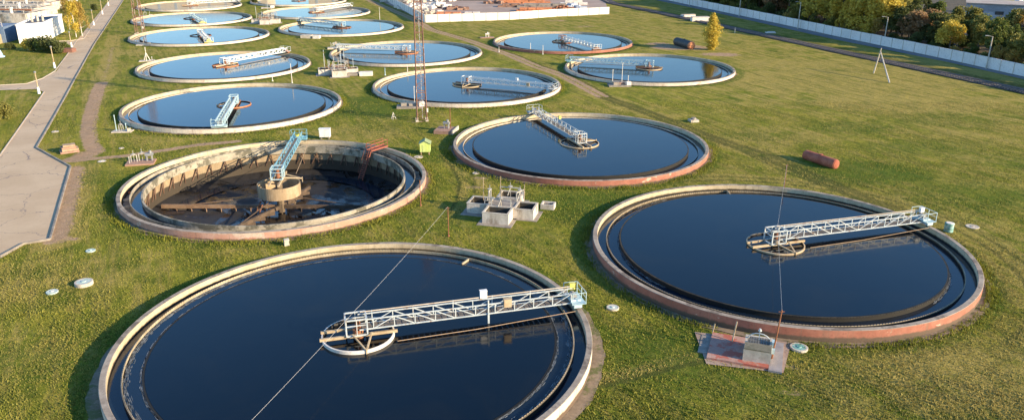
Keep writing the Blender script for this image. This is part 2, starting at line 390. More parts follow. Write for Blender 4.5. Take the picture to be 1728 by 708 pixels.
# twin wheel ruts across the far field
trk=pix((600,-8),(640,8),(699,33),(727,50),(795,70),(860,93),(905,112),(949,127),(1017,163),(1060,178),(1120,200),(1200,232),(1290,262),(1390,305),(1480,345),(1570,372))
k=len(trk)
for o_ in (-.85,.85):
    a=dpoly(offset(trk[:9],o_)); dirt=np.maximum(dirt,soft(a,.28,.75)*.92)
    a=dpoly(offset(trk[8:],o_)); rut=np.maximum(rut,soft(a,.3,1.1)*.8); dry=np.maximum(dry,soft(a,.8,1.6)*.6)
rut=np.maximum(rut,soft(dpoly(offset(trk[1:9],1.9)),.25,.6)*.75)
dry=np.maximum(dry,soft(dpoly(trk),1.6,3)*.55)
# brown soil spots
def spot(u,v,r,amt,arr,sx=1.):
    g=G(u,v); d=np.hypot((xf-g[0])/sx,yf-g[1]); np.maximum(arr,(1-sst((d-r*.3)/(r*.9)))*amt,out=arr)
for u,v,r,a in ((940,35,4.5,.6),(985,45,4,.55),(1145,80,7,.95),(1215,92,5,.8),(1110,74,4,.7),(1105,72,3,.5),(200,70,4,.4),(240,85,4,.4),(800,315,1.4,.6),(812,300,1.2,.6),(1330,660,1.2,.5),(700,205,2,.45),(560,225,3.5,.35),(680,215,4,.35),(1610,545,1.5,.5),(1315,615,2.0,.5),(60,252,2,.5)):
    spot(u,v,r,a,dirt,1.6)
for u,v,r,a in ((1640,115,30,1.),(1420,135,26,.9),(1540,170,16,.9),(1350,110,14,.8),(1650,210,18,.5),(1680,640,9,.8),(1500,650,8,.5),(1300,230,9,.6),(1080,55,20,.55),(860,45,25,.5),(320,80,14,.4),(330,235,10,.4),(600,225,8,.6),(200,350,6,.6),(60,470,9,.5),(400,640,1,.3),(40,600,8,.35),(1500,330,10,.35),(1560,590,6,.5),(230,88,10,.6),(1290,170,12,.5),(1020,180,10,.45),(60,95,8,.3)):
    spot(u,v,r,a,dry,1.8)
for u,v,r,a in ((1000,350,10,.8),(600,180,14,.8),(650,215,9,.5),(850,150,4,.3),(1450,290,9,.8),(1640,330,10,.6),(760,260,7,.8),(780,370,7,.6),(1100,600,9,.7),(110,600,9,.5),(1590,200,9,.5),(1440,215,7,.6),(170,300,6,.6),(420,560,4,.4),(1250,640,9,.5),(560,420,6,.4),(890,400,5,.5),(1560,250,9,.5),(1700,270,7,.5),(210,140,8,.5),(60,180,10,.4),(1270,230,5,.5)):
    spot(u,v,r,a,lush,1.7)
# wheel marks between tanks, plus a dark line left of the chamber slab
for pts,am in ((pix((1180,222),(1330,292),(1500,352),(1640,420),(1705,510)),.75),(pix((1195,212),(1350,278),(1530,335),(1728,420)),.6),(pix((1060,150),(1240,200),(1480,260),(1728,330)),.45),(pix((330,415),(520,408),(700,395),(760,360)),.4),(pix((740,262),(762,280),(775,305),(772,335),(758,360)),.8),(pix((752,255),(785,275),(800,300),(800,330)),.7),
        (pix((560,130),(590,170),(625,200),(670,230)),.6),(pix((545,120),(572,170),(608,210),(650,240)),.6),(pix((400,62),(480,78),(560,90)),.4),
        (pix((995,655),(1090,632),(1190,608)),.95),(pix((60,700),(80,620),(150,560),(260,500)),.4),(pix((100,640),(160,540),(260,460),(400,425)),.35)):
    rut=np.maximum(rut,soft(dpoly(resample(pts,3)),.12,.5)*am); dry=np.maximum(dry,soft(dpoly(offset(pts,.9)),.3,1.)*am*.8)
d2=np.hypot(xf-TK[2][0],yf-TK[2][1]); a2=np.degrees(np.arctan2(yf-TK[2][1],xf-TK[2][0]))
msk=sst((a2+75)/25)*(1-sst((a2-95)/25))
for r0,am in ((22.3,.5),(24.2,.85),(25.9,.85),(28.6,.5),(30.4,.5)):
    rut=np.maximum(rut,soft(np.abs(d2-r0),.15,.6)*am*msk*.85); dry=np.maximum(dry,soft(np.abs(d2-r0-.6),.5,1.2)*am*msk*.8)
d1=np.hypot(xf-TK[1][0],yf-TK[1][1])
for r0 in (25.5,27.6,33.): rut=np.maximum(rut,soft(np.abs(d1-r0),.12,.5)*.4*(xf<TK[1][0]-5))
for k_,(cx,cy) in TK.items():
    d=np.hypot(xf-cx,yf-cy)
    dirt=np.maximum(dirt,(1-sst((d-20.5)/1.1))*(.75 if k_ in (1,2,3,4) else .4))
    lush=np.maximum(lush,(1-sst((d-21.4)/2.2))*.65)
# verge of the far road and rail corridor
corr=pix((1030,4),(1728,150)); 
dA=dpoly([corr[0],corr[1],corr[1]+(corr[1]-corr[0])*.3])
dirt=np.maximum(dirt,soft(dA,2.0,2.5)*.4); rut=np.maximum(rut,soft(dA,2.5,4)*.7)
msh=bpy.data.meshes.new('ground')
keep=np.ones((ny-1,nx-1),bool)
hx,hy=TK[3]; dv=np.hypot(X-hx,Y-hy)<20.25
inside=dv[:-1,:-1]|dv[1:,:-1]|dv[:-1,1:]|dv[1:,1:]; keep&=~inside
idx=np.arange(nx*ny).reshape(ny,nx)
fa=np.stack([idx[:-1,:-1][keep],idx[:-1,1:][keep],idx[1:,1:][keep],idx[1:,:-1][keep]],1)
co_=np.stack([xf,yf,Z.ravel()],1)
# fine unevenness of the turf
un=(np.sin(xf*.9+np.sin(yf*.7)*1.3)*np.sin(yf*.8+np.cos(xf*.5))*.03+np.sin(xf*.23+yf*.31)*.03)
far=(np.abs(xf)<220)&(yf>40)&(yf<400)
tmin=np.min([np.hypot(xf-c[0],yf-c[1]) for c in TK.values()],axis=0)
co_[:,2]+=np.where(far,un*sst((tmin-21.5)/4)-.03,0)
co_[:,2]=np.where(tmin<19.9,-.6,co_[:,2])
msh.from_pydata(co_.tolist(),[],fa.tolist())
for nme,ar in (('dirt',dirt),('dry',dry),('lush',lush),('rut',rut)):
    at=msh.attributes.new(nme,'FLOAT','POINT'); at.data.foreach_set('value',ar.astype(np.float32))
msh.materials.append(m_ground); msh.shade_smooth()
go=bpy.data.objects.new('ground',msh); C.objects.link(go); go['kind']='structure'; go['label']='green and yellow autumn grass field around the round tanks'
# ------------------------------------------------------------------ roads
road=pix((-130,330),(0,262),(75,152),(114,92),(132,66),(185,0),(235,-62),(258,-62),(208,0),(157,75),(105,170),(60,250),(118,282),(101,340),(84,403),(40,410),(0,432),(-130,500))
o=sheet('road',road,m_asph,.035); o['label']='pinkish worn asphalt road widening into a yard at left edge'
branch=pix((-160,146),(0,144.5),(45,142),(72,133),(93,121),(112,118),(80,158),(62,150.5),(0,152.5),(-160,155))
sheet('side_road',branch,m_asph,.028)['label']='narrow side road joining the long road from the left'
branch2=pix((60,71.5),(120,70),(141,66.5),(133,79),(118,76),(60,77))
sheet('side_path',branch2,m_asph,.026)['label']='short side path by the white building'
def kerb(name,pts,label,w=.16,h=.1,m=m_kerb):
    mb=MB(); q=resample(pts,3.)
    q=[Vector((p[0],p[1],Hh(p[0],p[1])+h*.35)) for p in q]
    for a,b in zip(q[:-1],q[1:]): mb.bar(a,b,w,h*1.6)
    o=mb.build(name,m); o['kind']='structure'; o['label']=label; return o
kerb('kerb',pix((-60,312),(0,262),(75,155)),'pale kerb on the left side of the road in front of the junction')
kerb('kerb',pix((0,144),(45,141.6),(72,132.6),(93,120),(114,92),(131,67)),'pale kerb curving round the side road corner')
kerb('kerb',pix((142,65),(187,-2),(236,-62)),'pale kerb on the left of the far road')
kerb('kerb',pix((60,70.6),(120,69),(141,65.6)),'pale kerb of the short path by the white building')
kerb('kerb',pix((212,-5),(158.5,76),(106.5,171),(61.5,250),(119.5,282),(102.5,341),(85,404.5),(40,412),(0,434)),'grey kerb on the right side of the road',.2,.2,m_concd)
# far road and rail bed
rd=lambda a,b:[a,b]
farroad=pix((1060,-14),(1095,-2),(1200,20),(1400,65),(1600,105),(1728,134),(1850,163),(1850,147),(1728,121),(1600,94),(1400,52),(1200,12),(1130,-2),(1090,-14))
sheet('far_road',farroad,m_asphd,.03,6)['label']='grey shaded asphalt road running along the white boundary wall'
rail=pix((1005,-6),(1030,6),(1100,20),(1250,52),(1400,85),(1600,128),(1728,156),(1850,184))
def offp(pts,o): return [Vector((a,b,0)) for a,b in offset(pts,o)]
bed=offp(rail,3.4)+offp(rail,-1.7)[::-1]
sheet('track_bed',bed,m_ballast,.09,5)['label']='dark ballast strip beneath the railway track'
tr=empty('railway_track',G(1400,85),0,'rusty railway track on grey sleepers crossing beyond the field','railway track')
org=Vector(tr.location)
rr=resample([Vector((p[0],p[1],Hh(p[0],p[1])+.22)) for p in rail],.7)
mb=MB()
for a,b in zip(rr[:-1],rr[1:]):
    d=(b-a).normalized(); n_=Vector((-d.y,d.x,0)); mb.bar(a-n_*1.3-org,a+n_*1.3-org,.26,.16)
mb.build('sleepers',m_sleeper,tr)['kind']='stuff'
rl=resample(rail,6)
for sgn in (-.76,.76):
    q=[Vector((a,b,Hh(a,b)+.36)) for a,b in offset(rl,sgn)]
    mb=MB()
    for a,b in zip(q[:-1],q[1:]): mb.bar(a-org,b-org,.10,.16)
    mb.build('rail',m_rail,tr)
# ------------------------------------------------------------------ settling tanks
TD={1:('cream','nearest and largest round settling tank, dark water, pale rim, bottom left'),
2:('red','large round settling tank at right with red painted outer wall and dark water'),
3:('pink','emptied round tank with dark sludge floor and red access stairs'),
4:('red','round settling tank with dark red wall behind the concrete valve chamber cluster'),
5:('cream','round cream walled tank directly behind the emptied tank, bridge pointing towards the viewer'),
6:('cream','round cream walled tank just behind the foot of the tall lattice mast'),
7:('cream','round tank behind the cream one at left, its white bridge pointing away to the right'),
8:('cream','round tank behind the mid field valve chambers, crossed by the mast in the photo'),
9:('cream','round tank in front of the yellow poplar with blue sky reflected in it'),
10:('red','farthest right round tank with red and cream patched wall below the panel fence'),
11:('cream','round tank, third from top of the left row, with yellow carriage on its bridge'),
12:('cream','round tank in the middle row beside the small white chambers, before the panel fence corner'),
13:('cream','round tank in the far left row beside the second lattice mast'),
14:('cream','second farthest round tank of the middle row with pale bridge pointing away'),
15:('cream','farthest fully visible round tank reflecting a pale building'),
16:('cream','round tank at the top edge of the photo, mostly cut off')}
def center_well(par,k,m1,m2):
    mb=MB()
    if k==3:
        mb.lathe([(2.75,-1.1),(2.85,-1.1),(2.85,.55),(2.75,.55)],n=56,mats=[0]*4)
        w=mb.build('center_well',[weathered('old_tan_drum',(.36,.26,.15),(.46,.35,.22),1.2,5,rough=.7,third=(.2,.13,.08),t3=(.54,.64),stretch=(1,1,.4))],par)
        mb=MB()
        for a in (20,110,200,290): mb.bar((math.cos(R_(a))*2.6,math.sin(R_(a))*2.6,-.9),(math.cos(R_(a))*1.6,math.sin(R_(a))*1.6,-3.4),.16)
        mb.cone((0,0,-3.6),(0,0,1.2),.5,.45,20); mb.build('center_column',m_sbr:=weathered('stained_column',(.12,.09,.06),(.2,.15,.1),1,6),par)
        return
    mb.lathe([(2.95,.3),(3.08,.3),(3.10,1.02),(2.97,1.04)],n=72,mats=[1,0,0,1]); mb.build('center_well',[m1,m2],par)
    mb=MB(); mb.cone((0,0,-.5),(0,0,1.5),.5,.45,20); mb.build('center_column',m_rust if k%2 else m_concd,par)
waters={}
m_wellmat={1:m_white,2:m_conc}
for k,(cx,cy) in TK.items():
    paint,lab=TD[k]; seg=200 if k<5 else 120
    t=empty('settling_tank',(cx,cy,0),0,lab,'settling tank','round settling tanks of the treatment works')
    base=-.6 if k!=3 else -4.2
    j=.012
    MB().lathe([(19.48,base),(20.,base),(20.,1.17),(19.96,1.2),(19.52,1.2),(19.48,1.17)],n=seg,mats=[1,0,1,1,1,2],jit=0).build('outer_wall',[WP[paint],m_rim,m_in2 if k<3 else m_in],t,False)
    # launder: thin outer lip and weir wall
    lipz=.93 if k==1 else .74 if k==2 else .92 if k==3 else .68
    fl=base if k!=3 else -.1
    lp=MB().lathe([(18.44,fl),(18.5,fl),(18.5,lipz),(18.44,lipz)],n=seg,mats=[0,1,0,0]).build('launder_lip',[m_thin if k>3 else m_lipb,m_weir] if k!=3 else [m_thin3,m_thin3],t)
    if k==3:
        MB().lathe([(16.9,-.1),(16.9,.95),(17.12,.95),(17.12,-.1)],n=seg).build('weir_wall',m_thin3,t)
        MB().lathe([(16.96,-.12),(19.38,-.12),(19.38,-.05),(16.96,-.05)],n=seg).build('launder_floor',m_concd,t)
        MB().lathe([(17.3,-4.2),(17.3,-.13),(17.5,-.13),(17.5,-4.2)],n=seg).build('basin_wall',m_basin,t)
    else:
        wz=.85 if k>1 else .72
        ww=MB().lathe([(16.85,fl),(17.0,fl),(17.0,wz),(16.85,wz)],n=seg).build('weir_wall',m_weir,t)
        if k<3:   # saw-tooth plates
            for rr_,zz in ((18.42,lipz-.09),(17.02,wz-.11)):
                mb=MB(); n=int(2*math.pi*rr_/.30)
                for i in range(n):
                    a=2*math.pi*i/n; b=2*math.pi*(i+.72)/n; c_=(a+b)/2
                    vs=[(rr_*math.cos(q),rr_*math.sin(q),z) for q,z in ((a,zz),(b,zz),(b,zz+.13),(a,zz+.13))]
                    r2=rr_-.025; vs+=[(r2*math.cos(q),r2*math.sin(q),z) for q,z in ((a,zz),(b,zz),(b,zz+.13),(a,zz+.13))]
                    mb.add(vs,[(0,1,2,3),(7,6,5,4),(3,2,6,7),(1,5,6,2),(0,3,7,4)])
                mb.build('weir_plate',m_lipb if rr_>18 else m_weir,lp if rr_>18 else ww)
    center_well(t,k,m_white if k in(1,) else (m_tan if k in (2,4,6,9) else m_rust if k>9 else m_orange),m_dark)
    # water
    mb=MB()
    if k==3:
        mb.m=1
        mb.lathe([(17.13,.22),(18.37,.22)],n=seg,closed=False,a0=R_(-60),a1=R_(60))
        mb.lathe([(17.13,.30),(18.37,.30)],n=seg,closed=False,a0=R_(150),a1=R_(290))
        w_=mb.build('water',[m_water,m_wch]); 
    else:
        wl=.862 if k>1 else .735
        mb.add([(16.84 *math.cos(2*math.pi*i/seg),16.84*math.sin(2*math.pi*i/seg),wl) for i in range(seg)],[tuple(range(seg))])
        mb.m=1
        mb.lathe([(17.01,(.40 if k>1 else .68)),(18.37,(.40 if k>1 else .68))],n=seg,closed=False)
        mb.lathe([(18.51,.5),(19.47,.5)],n=seg,closed=False)
        w_=mb.build('water',[m_water,m_wch])
    w_.location=(cx,cy,0); w_['kind']='structure'; w_['label']='water standing in the '+lab[:60].split(',')[0]
    # concrete and earth apron round the wall
    ap=MB(); n=seg; wa={1:1.0,2:.8,3:.6,4:.7}.get(k,.35)
    vs=[];
    for i in range(n):
        a=2*math.pi*i/n; 
        for r in (19.9,20.0+wa*(1+.12*math.sin(i*.9)*math.sin(i*.23)+.05*math.sin(i*2.3))):
            x,y=cx+r*math.cos(a),cy+r*math.sin(a); vs.append((x,y,Hh(x,y)+.03))
    ap.add(vs,[(2*i,2*i+1,2*((i+1)%n)+1,2*((i+1)%n)) for i in range(n)])
    a_=ap.build('apron',m_apron); a_['kind']='structure'; a_['label']='narrow earth and concrete apron round the foot of a tank'
# foam lines on the two near tanks and the far side gap in the launder
def foam(k,r,arcs,wid,z,label):
    mb=MB(); cx,cy=TK[k]
    for a0,a1 in arcs:
        n=int((a1-a0)*9)
        for i in range(n):
            if random.random()<.5: continue
            a=R_(a0+(a1-a0)*(i+random.random())/n); rr_=r+random.gauss(0,wid); s=random.uniform(.012,.035)
            ln=random.uniform(.12,.5)
            c,s_=math.cos(a),math.sin(a)
            p=[]
            for q in range(6):
                t=q*math.pi/3+random.uniform(-.3,.3); dr=math.cos(t)*s; dt=math.sin(t)*ln
                p.append((cx+(rr_+dr)*c-dt*s_,cy+(rr_+dr)*s_+dt*c))
            mb.prism(p,z-.006,z+.012)
    o=mb.build('foam',m_foam); tag(o,label,'foam',kind='stuff')
foam(1,17.05,[(100,235),(300,385),(40,75)],.07,.70,'broken white foam line along the inner weir of the nearest tank')
foam(1,18.2,[(130,225),(-45,12)],.13,.70,'white foam churning beside the outer lip of the nearest tank')
foam(2,17.1,[(130,215),(-50,-20),(60,90)],.10,.42,'broken foam along the weir of the red walled tank')
foam(2,18.25,[(120,200)],.05,.42,'foam beside the outer lip of the red walled tank at right')
# ------------------------------------------------------------------ empty tank: braces, floor, beams
cx,cy=TK[3]; T3=[o for o in bpy.data.objects if o.name.startswith('settling_tank') and abs(o.location.x-cx)<.01][0]
m_sbrown2=weathered('brace_brown',(.10,.06,.04),(.17,.10,.065),1,6)
for i in range(46):
    a=2*math.pi*i/46; c,s_=math.cos(a),math.sin(a); a2_=a+R_(3.1)
    mb=MB(); mb.bar((16.97*c,16.97*s_,-.12),(17.24*math.cos(a2_),17.24*math.sin(a2_),-1.9),.15)
    mb.bar((16.97*c,16.97*s_,-.12),(17.24*math.cos(a-R_(.6)),17.24*math.sin(a-R_(.6)),-1.9),.12)
    mb.build('brace',m_sbrown2,T3)
for i in range(40):
    a=2*math.pi*i/40; MB().box(18.95*math.cos(a),18.95*math.sin(a),.12,.9,.16,.3,a).build('bracket',m_orange if 14<i<22 else m_conc,T3)
def sludge():
    M=NT('sludge'); p=M.pos()
    n=M.noise(p,.16,6,.6,dist=1.6); f=M.noise(p,1.6,5,.7); n2=M.noise(p,.3,5,.6,(1,2.2,1),.3,1.)
    c=M.mix(M.ramp(n,.42,.6),(.007,.007,.008),(.026,.024,.023)); c=M.mix(M.ramp(n2,.62,.7),c,(.055,.05,.046))
    c=M.mix(M.math('MULTIPLY',M.ramp(f,.5,.7),.5),c,(.02,.018,.016))
    r=M.math('ADD',M.math('MULTIPLY',M.ramp(n,.42,.52),.6),.08)
    M.bump(M.math('ADD',f,M.math('MULTIPLY',n,3.)),.35,.05); return M.done(c,r)
m_sludge=sludge()
mb=MB(); prof=[(.01,-3.75),(3,-3.7),(6,-3.5),(10,-3.35),(14,-3.2),(16.,-3.05),(17.31,-2.8)]
mb.lathe(prof,n=96,closed=False); mb.build('sludge_floor',m_sludge,T3,True)
# shallow puddle round the wall foot, level
mb=MB(); mb.lathe([(12.8,-3.12),(17.3,-3.12)],n=96,closed=False,a0=R_(20),a1=R_(190)); 
pw=mb.build('puddle',m_wch,loc=(cx,cy,0)); pw['kind']='structure'; pw['label']='shallow water at the foot of the wall inside the emptied tank'
# floor scraper arms under the drum (parts of the sludge scraper)
m_rust2=weathered('dull_rust',(.20,.125,.075),(.28,.19,.12),1.2,6,third=(.10,.07,.045))
m_sbrown=weathered('sludge_brown',(.07,.05,.035),(.13,.09,.06),1,6,third=(.2,.14,.09))
sc_=empty('sludge_scraper',(cx,cy,-3.4),0,'rusty floor scraper arms lying across the emptied tank','sludge scraper')
for a,L,hh in ((182,16.2,.0),(-3,13.5,0),(-112,11,0),(75,8,0)):
    mb=MB(); c,s_=math.cos(R_(a)),math.sin(R_(a)); nx_,ny_=-s_,c
    mb.bar((0,0,.55),(L*c,L*s_,.75),.34,.5)
    mb.bar((0,0,2.3),(L*.75*c,L*.75*s_,.95),.10)
    for q in range(2,int(L),2):
        mb.bar((q*c+nx_*.5,q*s_+ny_*.5,.25),(q*c-nx_*.5+c,q*s_-ny_*.5+s_,.25),.1,.45)
    mb.build('scraper_arm',m_sbrown if a!=182 else m_rust2,sc_)
for a in (190,150,220): MB().cone((2.6*math.cos(R_(a)),2.6*math.sin(R_(a)),1.4),(3.4*math.cos(R_(a)),3.4*math.sin(R_(a)),-.2),.09,.09,8).build('strut',m_rust,sc_)
# ------------------------------------------------------------------ rotating bridges
def bridge(k,ang,ms,carr,lab,boxes=(),cagem=None,top=False,z0=1.62,span=20.,fine=True):
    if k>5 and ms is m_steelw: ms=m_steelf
    cx,cy=TK[k]; o=empty('scraper_bridge',(cx,cy,0),R_(ang),lab,'scraper bridge','rotating scraper bridges on the settling tanks')
    H_=.92; W_=.55; x0=1.3; x1=span-.9; np_=10; dx=(x1-x0)/np_; s=.078 if k<5 else .13
    for sg in (-1,1):
        mb=MB(); y=sg*W_
        mb.bar((x0-1.2,y,z0),(x1+.5,y,z0),s*1.25); mb.bar((x0-1.2,y,z0+H_),(x1+.5,y,z0+H_),s*1.25)
        for i in range(np_+1):
            x=x0+dx*i; mb.bar((x,y,z0),(x,y,z0+H_),s)
            if i<np_:
                if 1<=i<5: mb.bar((x,y,z0+H_),(x+dx,y,z0),s*.9)
                else: mb.bar((x,y,z0),(x+dx,y,z0+H_),s*.9)
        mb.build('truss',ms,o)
    mb=MB()
    for i in range(int((x1-x0)/.5)+3): mb.box(x0-.8+i*.5,0,z0+.02,.42,W_*2-.12,.04)
    mb.build('walkway',m_plank if k<5 else m_grey,o)
    # handrail posts (alternating light stubs) above the far truss
    if fine:
        for i in range(0,np_+1,2):
            x=x0+dx*i; MB().bar((x,W_,z0+H_),(x,W_,z0+H_+.28),.05).build('post',ms,o)
    if k<3: MB().bar((x0-1,W_+.02,z0+H_+.2),(x1+.4,W_+.02,z0+H_+.2),.07).build('handrail',m_tan2,o)
    # frame over the centre
    mb=MB(); c0=-1.0; c1=.75; hw=.75; hz=z0+H_+.15
    for x in (c0,c1):
        for y in (-hw,hw): mb.bar((x,y,z0-.45),(x,y,hz),.11)
        mb.bar((x,-hw,hz),(x,hw,hz),.11); mb.bar((x,-hw,z0-.4),(x,hw,z0-.4),.12); mb.bar((x,-hw,(z0+hz)/2),(x,hw,(z0+hz)/2),.07)
    for y in (-hw,hw):
        mb.bar((c0,y,hz),(c1,y,hz),.11); mb.bar((c0,y,z0-.4),(c1,y,z0-.4),.12); mb.bar((c0,y,(z0+hz)/2),(c1,y,(z0+hz)/2),.07); mb.bar(((c0+c1)/2,y,z0-.4),((c0+c1)/2,y,hz),.06)
    mb.build('center_cage',cagem or ms,o)
    MB().cone((0,0,1.0),(0,0,z0+.7),.28,.22,12).build('slip_ring',m_rust,o)
    # beams bearing the drum
    mb=MB(); zb=1.12
    mb.bar((-3.25,-.55,zb),(3.3,-.55,zb),.2,.24); mb.build('beam',m_tan,o)
    mb=MB(); mb.bar((-3.1,.75,zb),(3.0,.75,zb),.2,.22); mb.build('beam',m_tan if k<5 else m_rust,o)
    if fine:
        mb=MB(); mb.bar((-.5,-.7,z0-.3),(.4,-3.1,1.0),.13); mb.bar((1.1,-.7,z0-.3),(.4,-3.1,1.0),.13); mb.bar((.4,-3.14,1.2),(.4,-3.14,.5),.1); mb.build('strut',m_tan,o)
    # surface skimmer trailing from the drum to the wall
    MB().tube([(3.1,-1.9,.86),(10,-1.75,.9),(19.2,-1.5,1.25)],.032,6).build('skimmer_bar',m_wood,o)
    # end carriage on the rim
    cg=MB().box(19.55,0,1.58,.75,2.5,.34).box(19.55,0,1.85,.95,1.3,.22).build('carriage',carr,o)
    for y in (-.95,.95):
        w_=MB().cone((19.38,y,1.42),(19.68,y,1.42),.23,.23,18).build('wheel',m_dark,cg)
    mt=MB().cone((19.5,-.3,2.12),(19.5,.45,2.12),.26,.26,14).box(19.5,.1,1.98,.5,.6,.1).build('motor',m_yellow if k in (3,11) else m_grey,cg)
    mb=MB()
    for x,y in ((20.3,-1.2),(20.3,0),(20.3,1.2),(19.,1.25),(19.,-1.25)): mb.bar((x,y,1.75),(x,y,2.85),.05)
    mb.bar((20.3,-1.2,2.85),(20.3,1.2,2.85),.05); mb.bar((20.3,1.2,2.85),(19.,1.25,2.85),.05); mb.bar((20.3,-1.2,2.85),(19.,-1.25,2.85),.05); mb.bar((20.3,-1.2,2.3),(20.3,1.2,2.3),.04)
    mb.box(19.7,0,1.75,1.3,2.5,.05); mb.build('railing',carr if k<3 else ms,o)
    for (x,y,z,s_,mm) in boxes:
        MB().box(x,y,z,s_,.35,s_*1.1).box(x,y,z+s_*.58,s_*1.1,.42,.04).build('control_box',mm,o)
        
    return o
B1=bridge(1,15.5,m_steelw,m_steelp,'white steel truss bridge with two cream control boxes on the nearest tank',boxes=((11.2,.62,3.0,.62,m_white2),(13.1,-.62,2.5,.68,m_tan),(19.6,.7,2.7,.5,m_yellow)))
MB().bar((11.35,-.66,1.6),(11.35,-.66,.75),.16).bar((11.35,-.66,3.0),(11.35,-.66,1.6),.11).build('sensor_arm',m_steelw,B1)
bridge(2,16.6,m_steelw,m_steelp,'white steel truss bridge on the large red walled tank at right',boxes=((19.5,.3,2.75,.5,m_white2),))
bridge(3,96.,m_steelb,m_steelb,'blue truss bridge with yellow motor over the emptied tank',cagem=m_steelp,z0=1.75)
bridge(4,110,m_steelw,m_grey,'white railed bridge reaching to the far wall of the tank behind the valve chambers',boxes=((9.5,-.62,2.9,.45,m_yellow),))
bridge(5,-78.5,m_steelp,m_steelp,'pale blue bridge pointing towards the viewer on the cream walled tank behind the emptied one')
bridge(6,-23,m_steelw,m_grey,'white bridge pointing right on the tank behind the mast foot',boxes=((11.3,.6,2.8,.5,m_white2),(14.3,-.6,2.2,.6,m_tan)))
bridge(7,59,m_steelw,m_rust,'white bridge with dark mirror image, pointing away to the right, in left middle row',boxes=((13,-.6,2.2,.6,m_white2),))
bridge(8,170,m_steelw,m_grey,'pale bridge pointing left on the tank crossed by the tall mast',boxes=((12,-.6,2.1,.7,m_white2),))
bridge(9,162,m_steelp,m_teal,'thin pale bridge pointing left on the tank before the yellow poplar')
bridge(10,-66,m_steelw,m_rust,'rust stained bridge on the farthest right tank',cagem=m_rust)
bridge(11,-63,m_steelw,m_yellow,'white bridge with yellow green carriage on the far left row tank',fine=False)
bridge(12,146,m_steelp,m_dark,'pale bridge pointing away left on the tank near the panel fence corner',fine=False)
bridge(13,-60,m_steelp,m_yellow,'short looking pale bridge on the tank beside the second mast',fine=False)
bridge(14,62,m_steelw,m_white,'cream bridge pointing away right on the second farthest middle tank',fine=False)
bridge(15,35,m_steelw,m_grey,'grey bridge on the farthest visible left tank',fine=False)
# gap in the launder at the far side of both near tanks
for k,a in ((1,62),(2,92)):
    c,s_=math.cos(R_(a)),math.sin(R_(a)); t=[o for o in bpy.data.objects if o.name.startswith('settling_tank') and abs(o.location.x-TK[k][0])<.01][0]
    MB().box(17.7*c,17.7*s_,.62,1.4,.12,.55,R_(a)).build('launder_end',m_lipb,t)
    pass
# small bracket by the carriage of tank 1 and patch boxes in the launder of tank 2 / 4 at right
# ------------------------------------------------------------------ red stairs into the empty tank
st=empty('access_stairs',(0,0,0),0,'rust red steel stairs with handrails descending into the emptied tank','stairs')
def Gz(u,v,z):
    a=(u-864)/F; b=(CY-v)/F; x=a*cr_+b*sr_; y=-a*sr_+b*cr_; d=(x,cp+y*sp,-sp+y*cp); t=(z-HC)/d[2]; return Vector((d[0]*t,d[1]*t,z))
P0=Gz(648,246,1.4); a_ang=math.atan2(P0.y-cy,P0.x-cx); dr=Vector((math.cos(a_ang),math.sin(a_ang),0)); sd=Vector((-dr.y,dr.x,0)); c3=Vector((cx,cy,0))
P0=c3+dr*20.1+Vector((0,0,1.4)); P1=c3+dr*16.7+Vector((0,0,1.35)); P2=Gz(608,303,-3.1)
mb=MB().bar(P0+sd*.5,P1+sd*.5,.12,.22).bar(P0-sd*.5,P1-sd*.5,.12,.22)
for i in range(12): q=P0.lerp(P1,i/11); mb.bar(q-sd*.5,q+sd*.5,.2,.05)
mb.build('platform',m_stair,st)
for sg in (-1,1):
    MB().bar(P1+sd*.45*sg,P2+sd*.45*sg,.09,.14).build('stringer',m_stair,st)
    mb=MB()
    for q in (P0,P0.lerp(P1,.5),P1): mb.bar(q+sd*.5*sg,q+sd*.5*sg+Vector((0,0,1.05)),.07)
    for h_ in (1.05,.55): mb.bar(P0+sd*.5*sg+Vector((0,0,h_)),P1+sd*.5*sg+Vector((0,0,h_)),.07)
    mb.bar(P1+sd*.5*sg+Vector((0,0,1.05)),P2+sd*.45*sg+Vector((0,0,.9)),.035)
    mb.build('handrail',m_stair,st)
mb=MB()
for i in range(1,15): q=P1.lerp(P2,i/15); mb.bar(q-sd*.45,q+sd*.45,.22,.06)
mb.build('treads',m_stair,st)
# ------------------------------------------------------------------ lattice masts
def mast(base,h,w0,w1,label,lean=0):
    o=empty('lattice_mast',base,.15,label,'lattice mast','tall red and white lattice masts')
    n=int(h/1.25); W=lambda z:w0+(w1-w0)*z/h
    for i,(sx,sy) in enumerate(((-1,-1),(1,-1),(1,1),(-1,1))):
        mb=MB(); mb.bar((sx*W(0)/2,sy*W(0)/2,0),(sx*W(h)/2,sy*W(h)/2,h),.13); mb.build('leg',m_mast,o)
    mb=MB()
    cs=((-1,-1),(1,-1),(1,1),(-1,1))
    for i in range(n):
        z=h*i/n; z2=h*(i+1)/n
        for j in range(4):
            a=cs[j]; b=cs[(j+1)%4]
            P_=lambda c,zz:(c[0]*W(zz)/2,c[1]*W(zz)/2,zz)
            if (i+j)%2: mb.bar(P_(a,z),P_(b,z2),.06)
            else: mb.bar(P_(b,z),P_(a,z2),.06)
            if i%4==0: mb.bar(P_(a,z),P_(b,z),.11)
            else: mb.bar(P_(a,z),P_(b,z),.05)
    mb.build('bracing',m_mast,o)
    MB().bar((W(0)*.1,W(0)*.5,.1),(W(h)*.1,W(h)*.45,h),.08).build('ladder',m_steelw,o)
    mb=MB()
    for sx,sy in cs: mb.box(sx*W(0)/2,sy*W(0)/2,.1,.5,.5,.35)
    mb.build('footing',m_conc,o)
    MB().box(W(0)*.5+.12,-W(0)*.45,2.0,.3,.25,.7).build('junction_box',m_white,o)
    return o
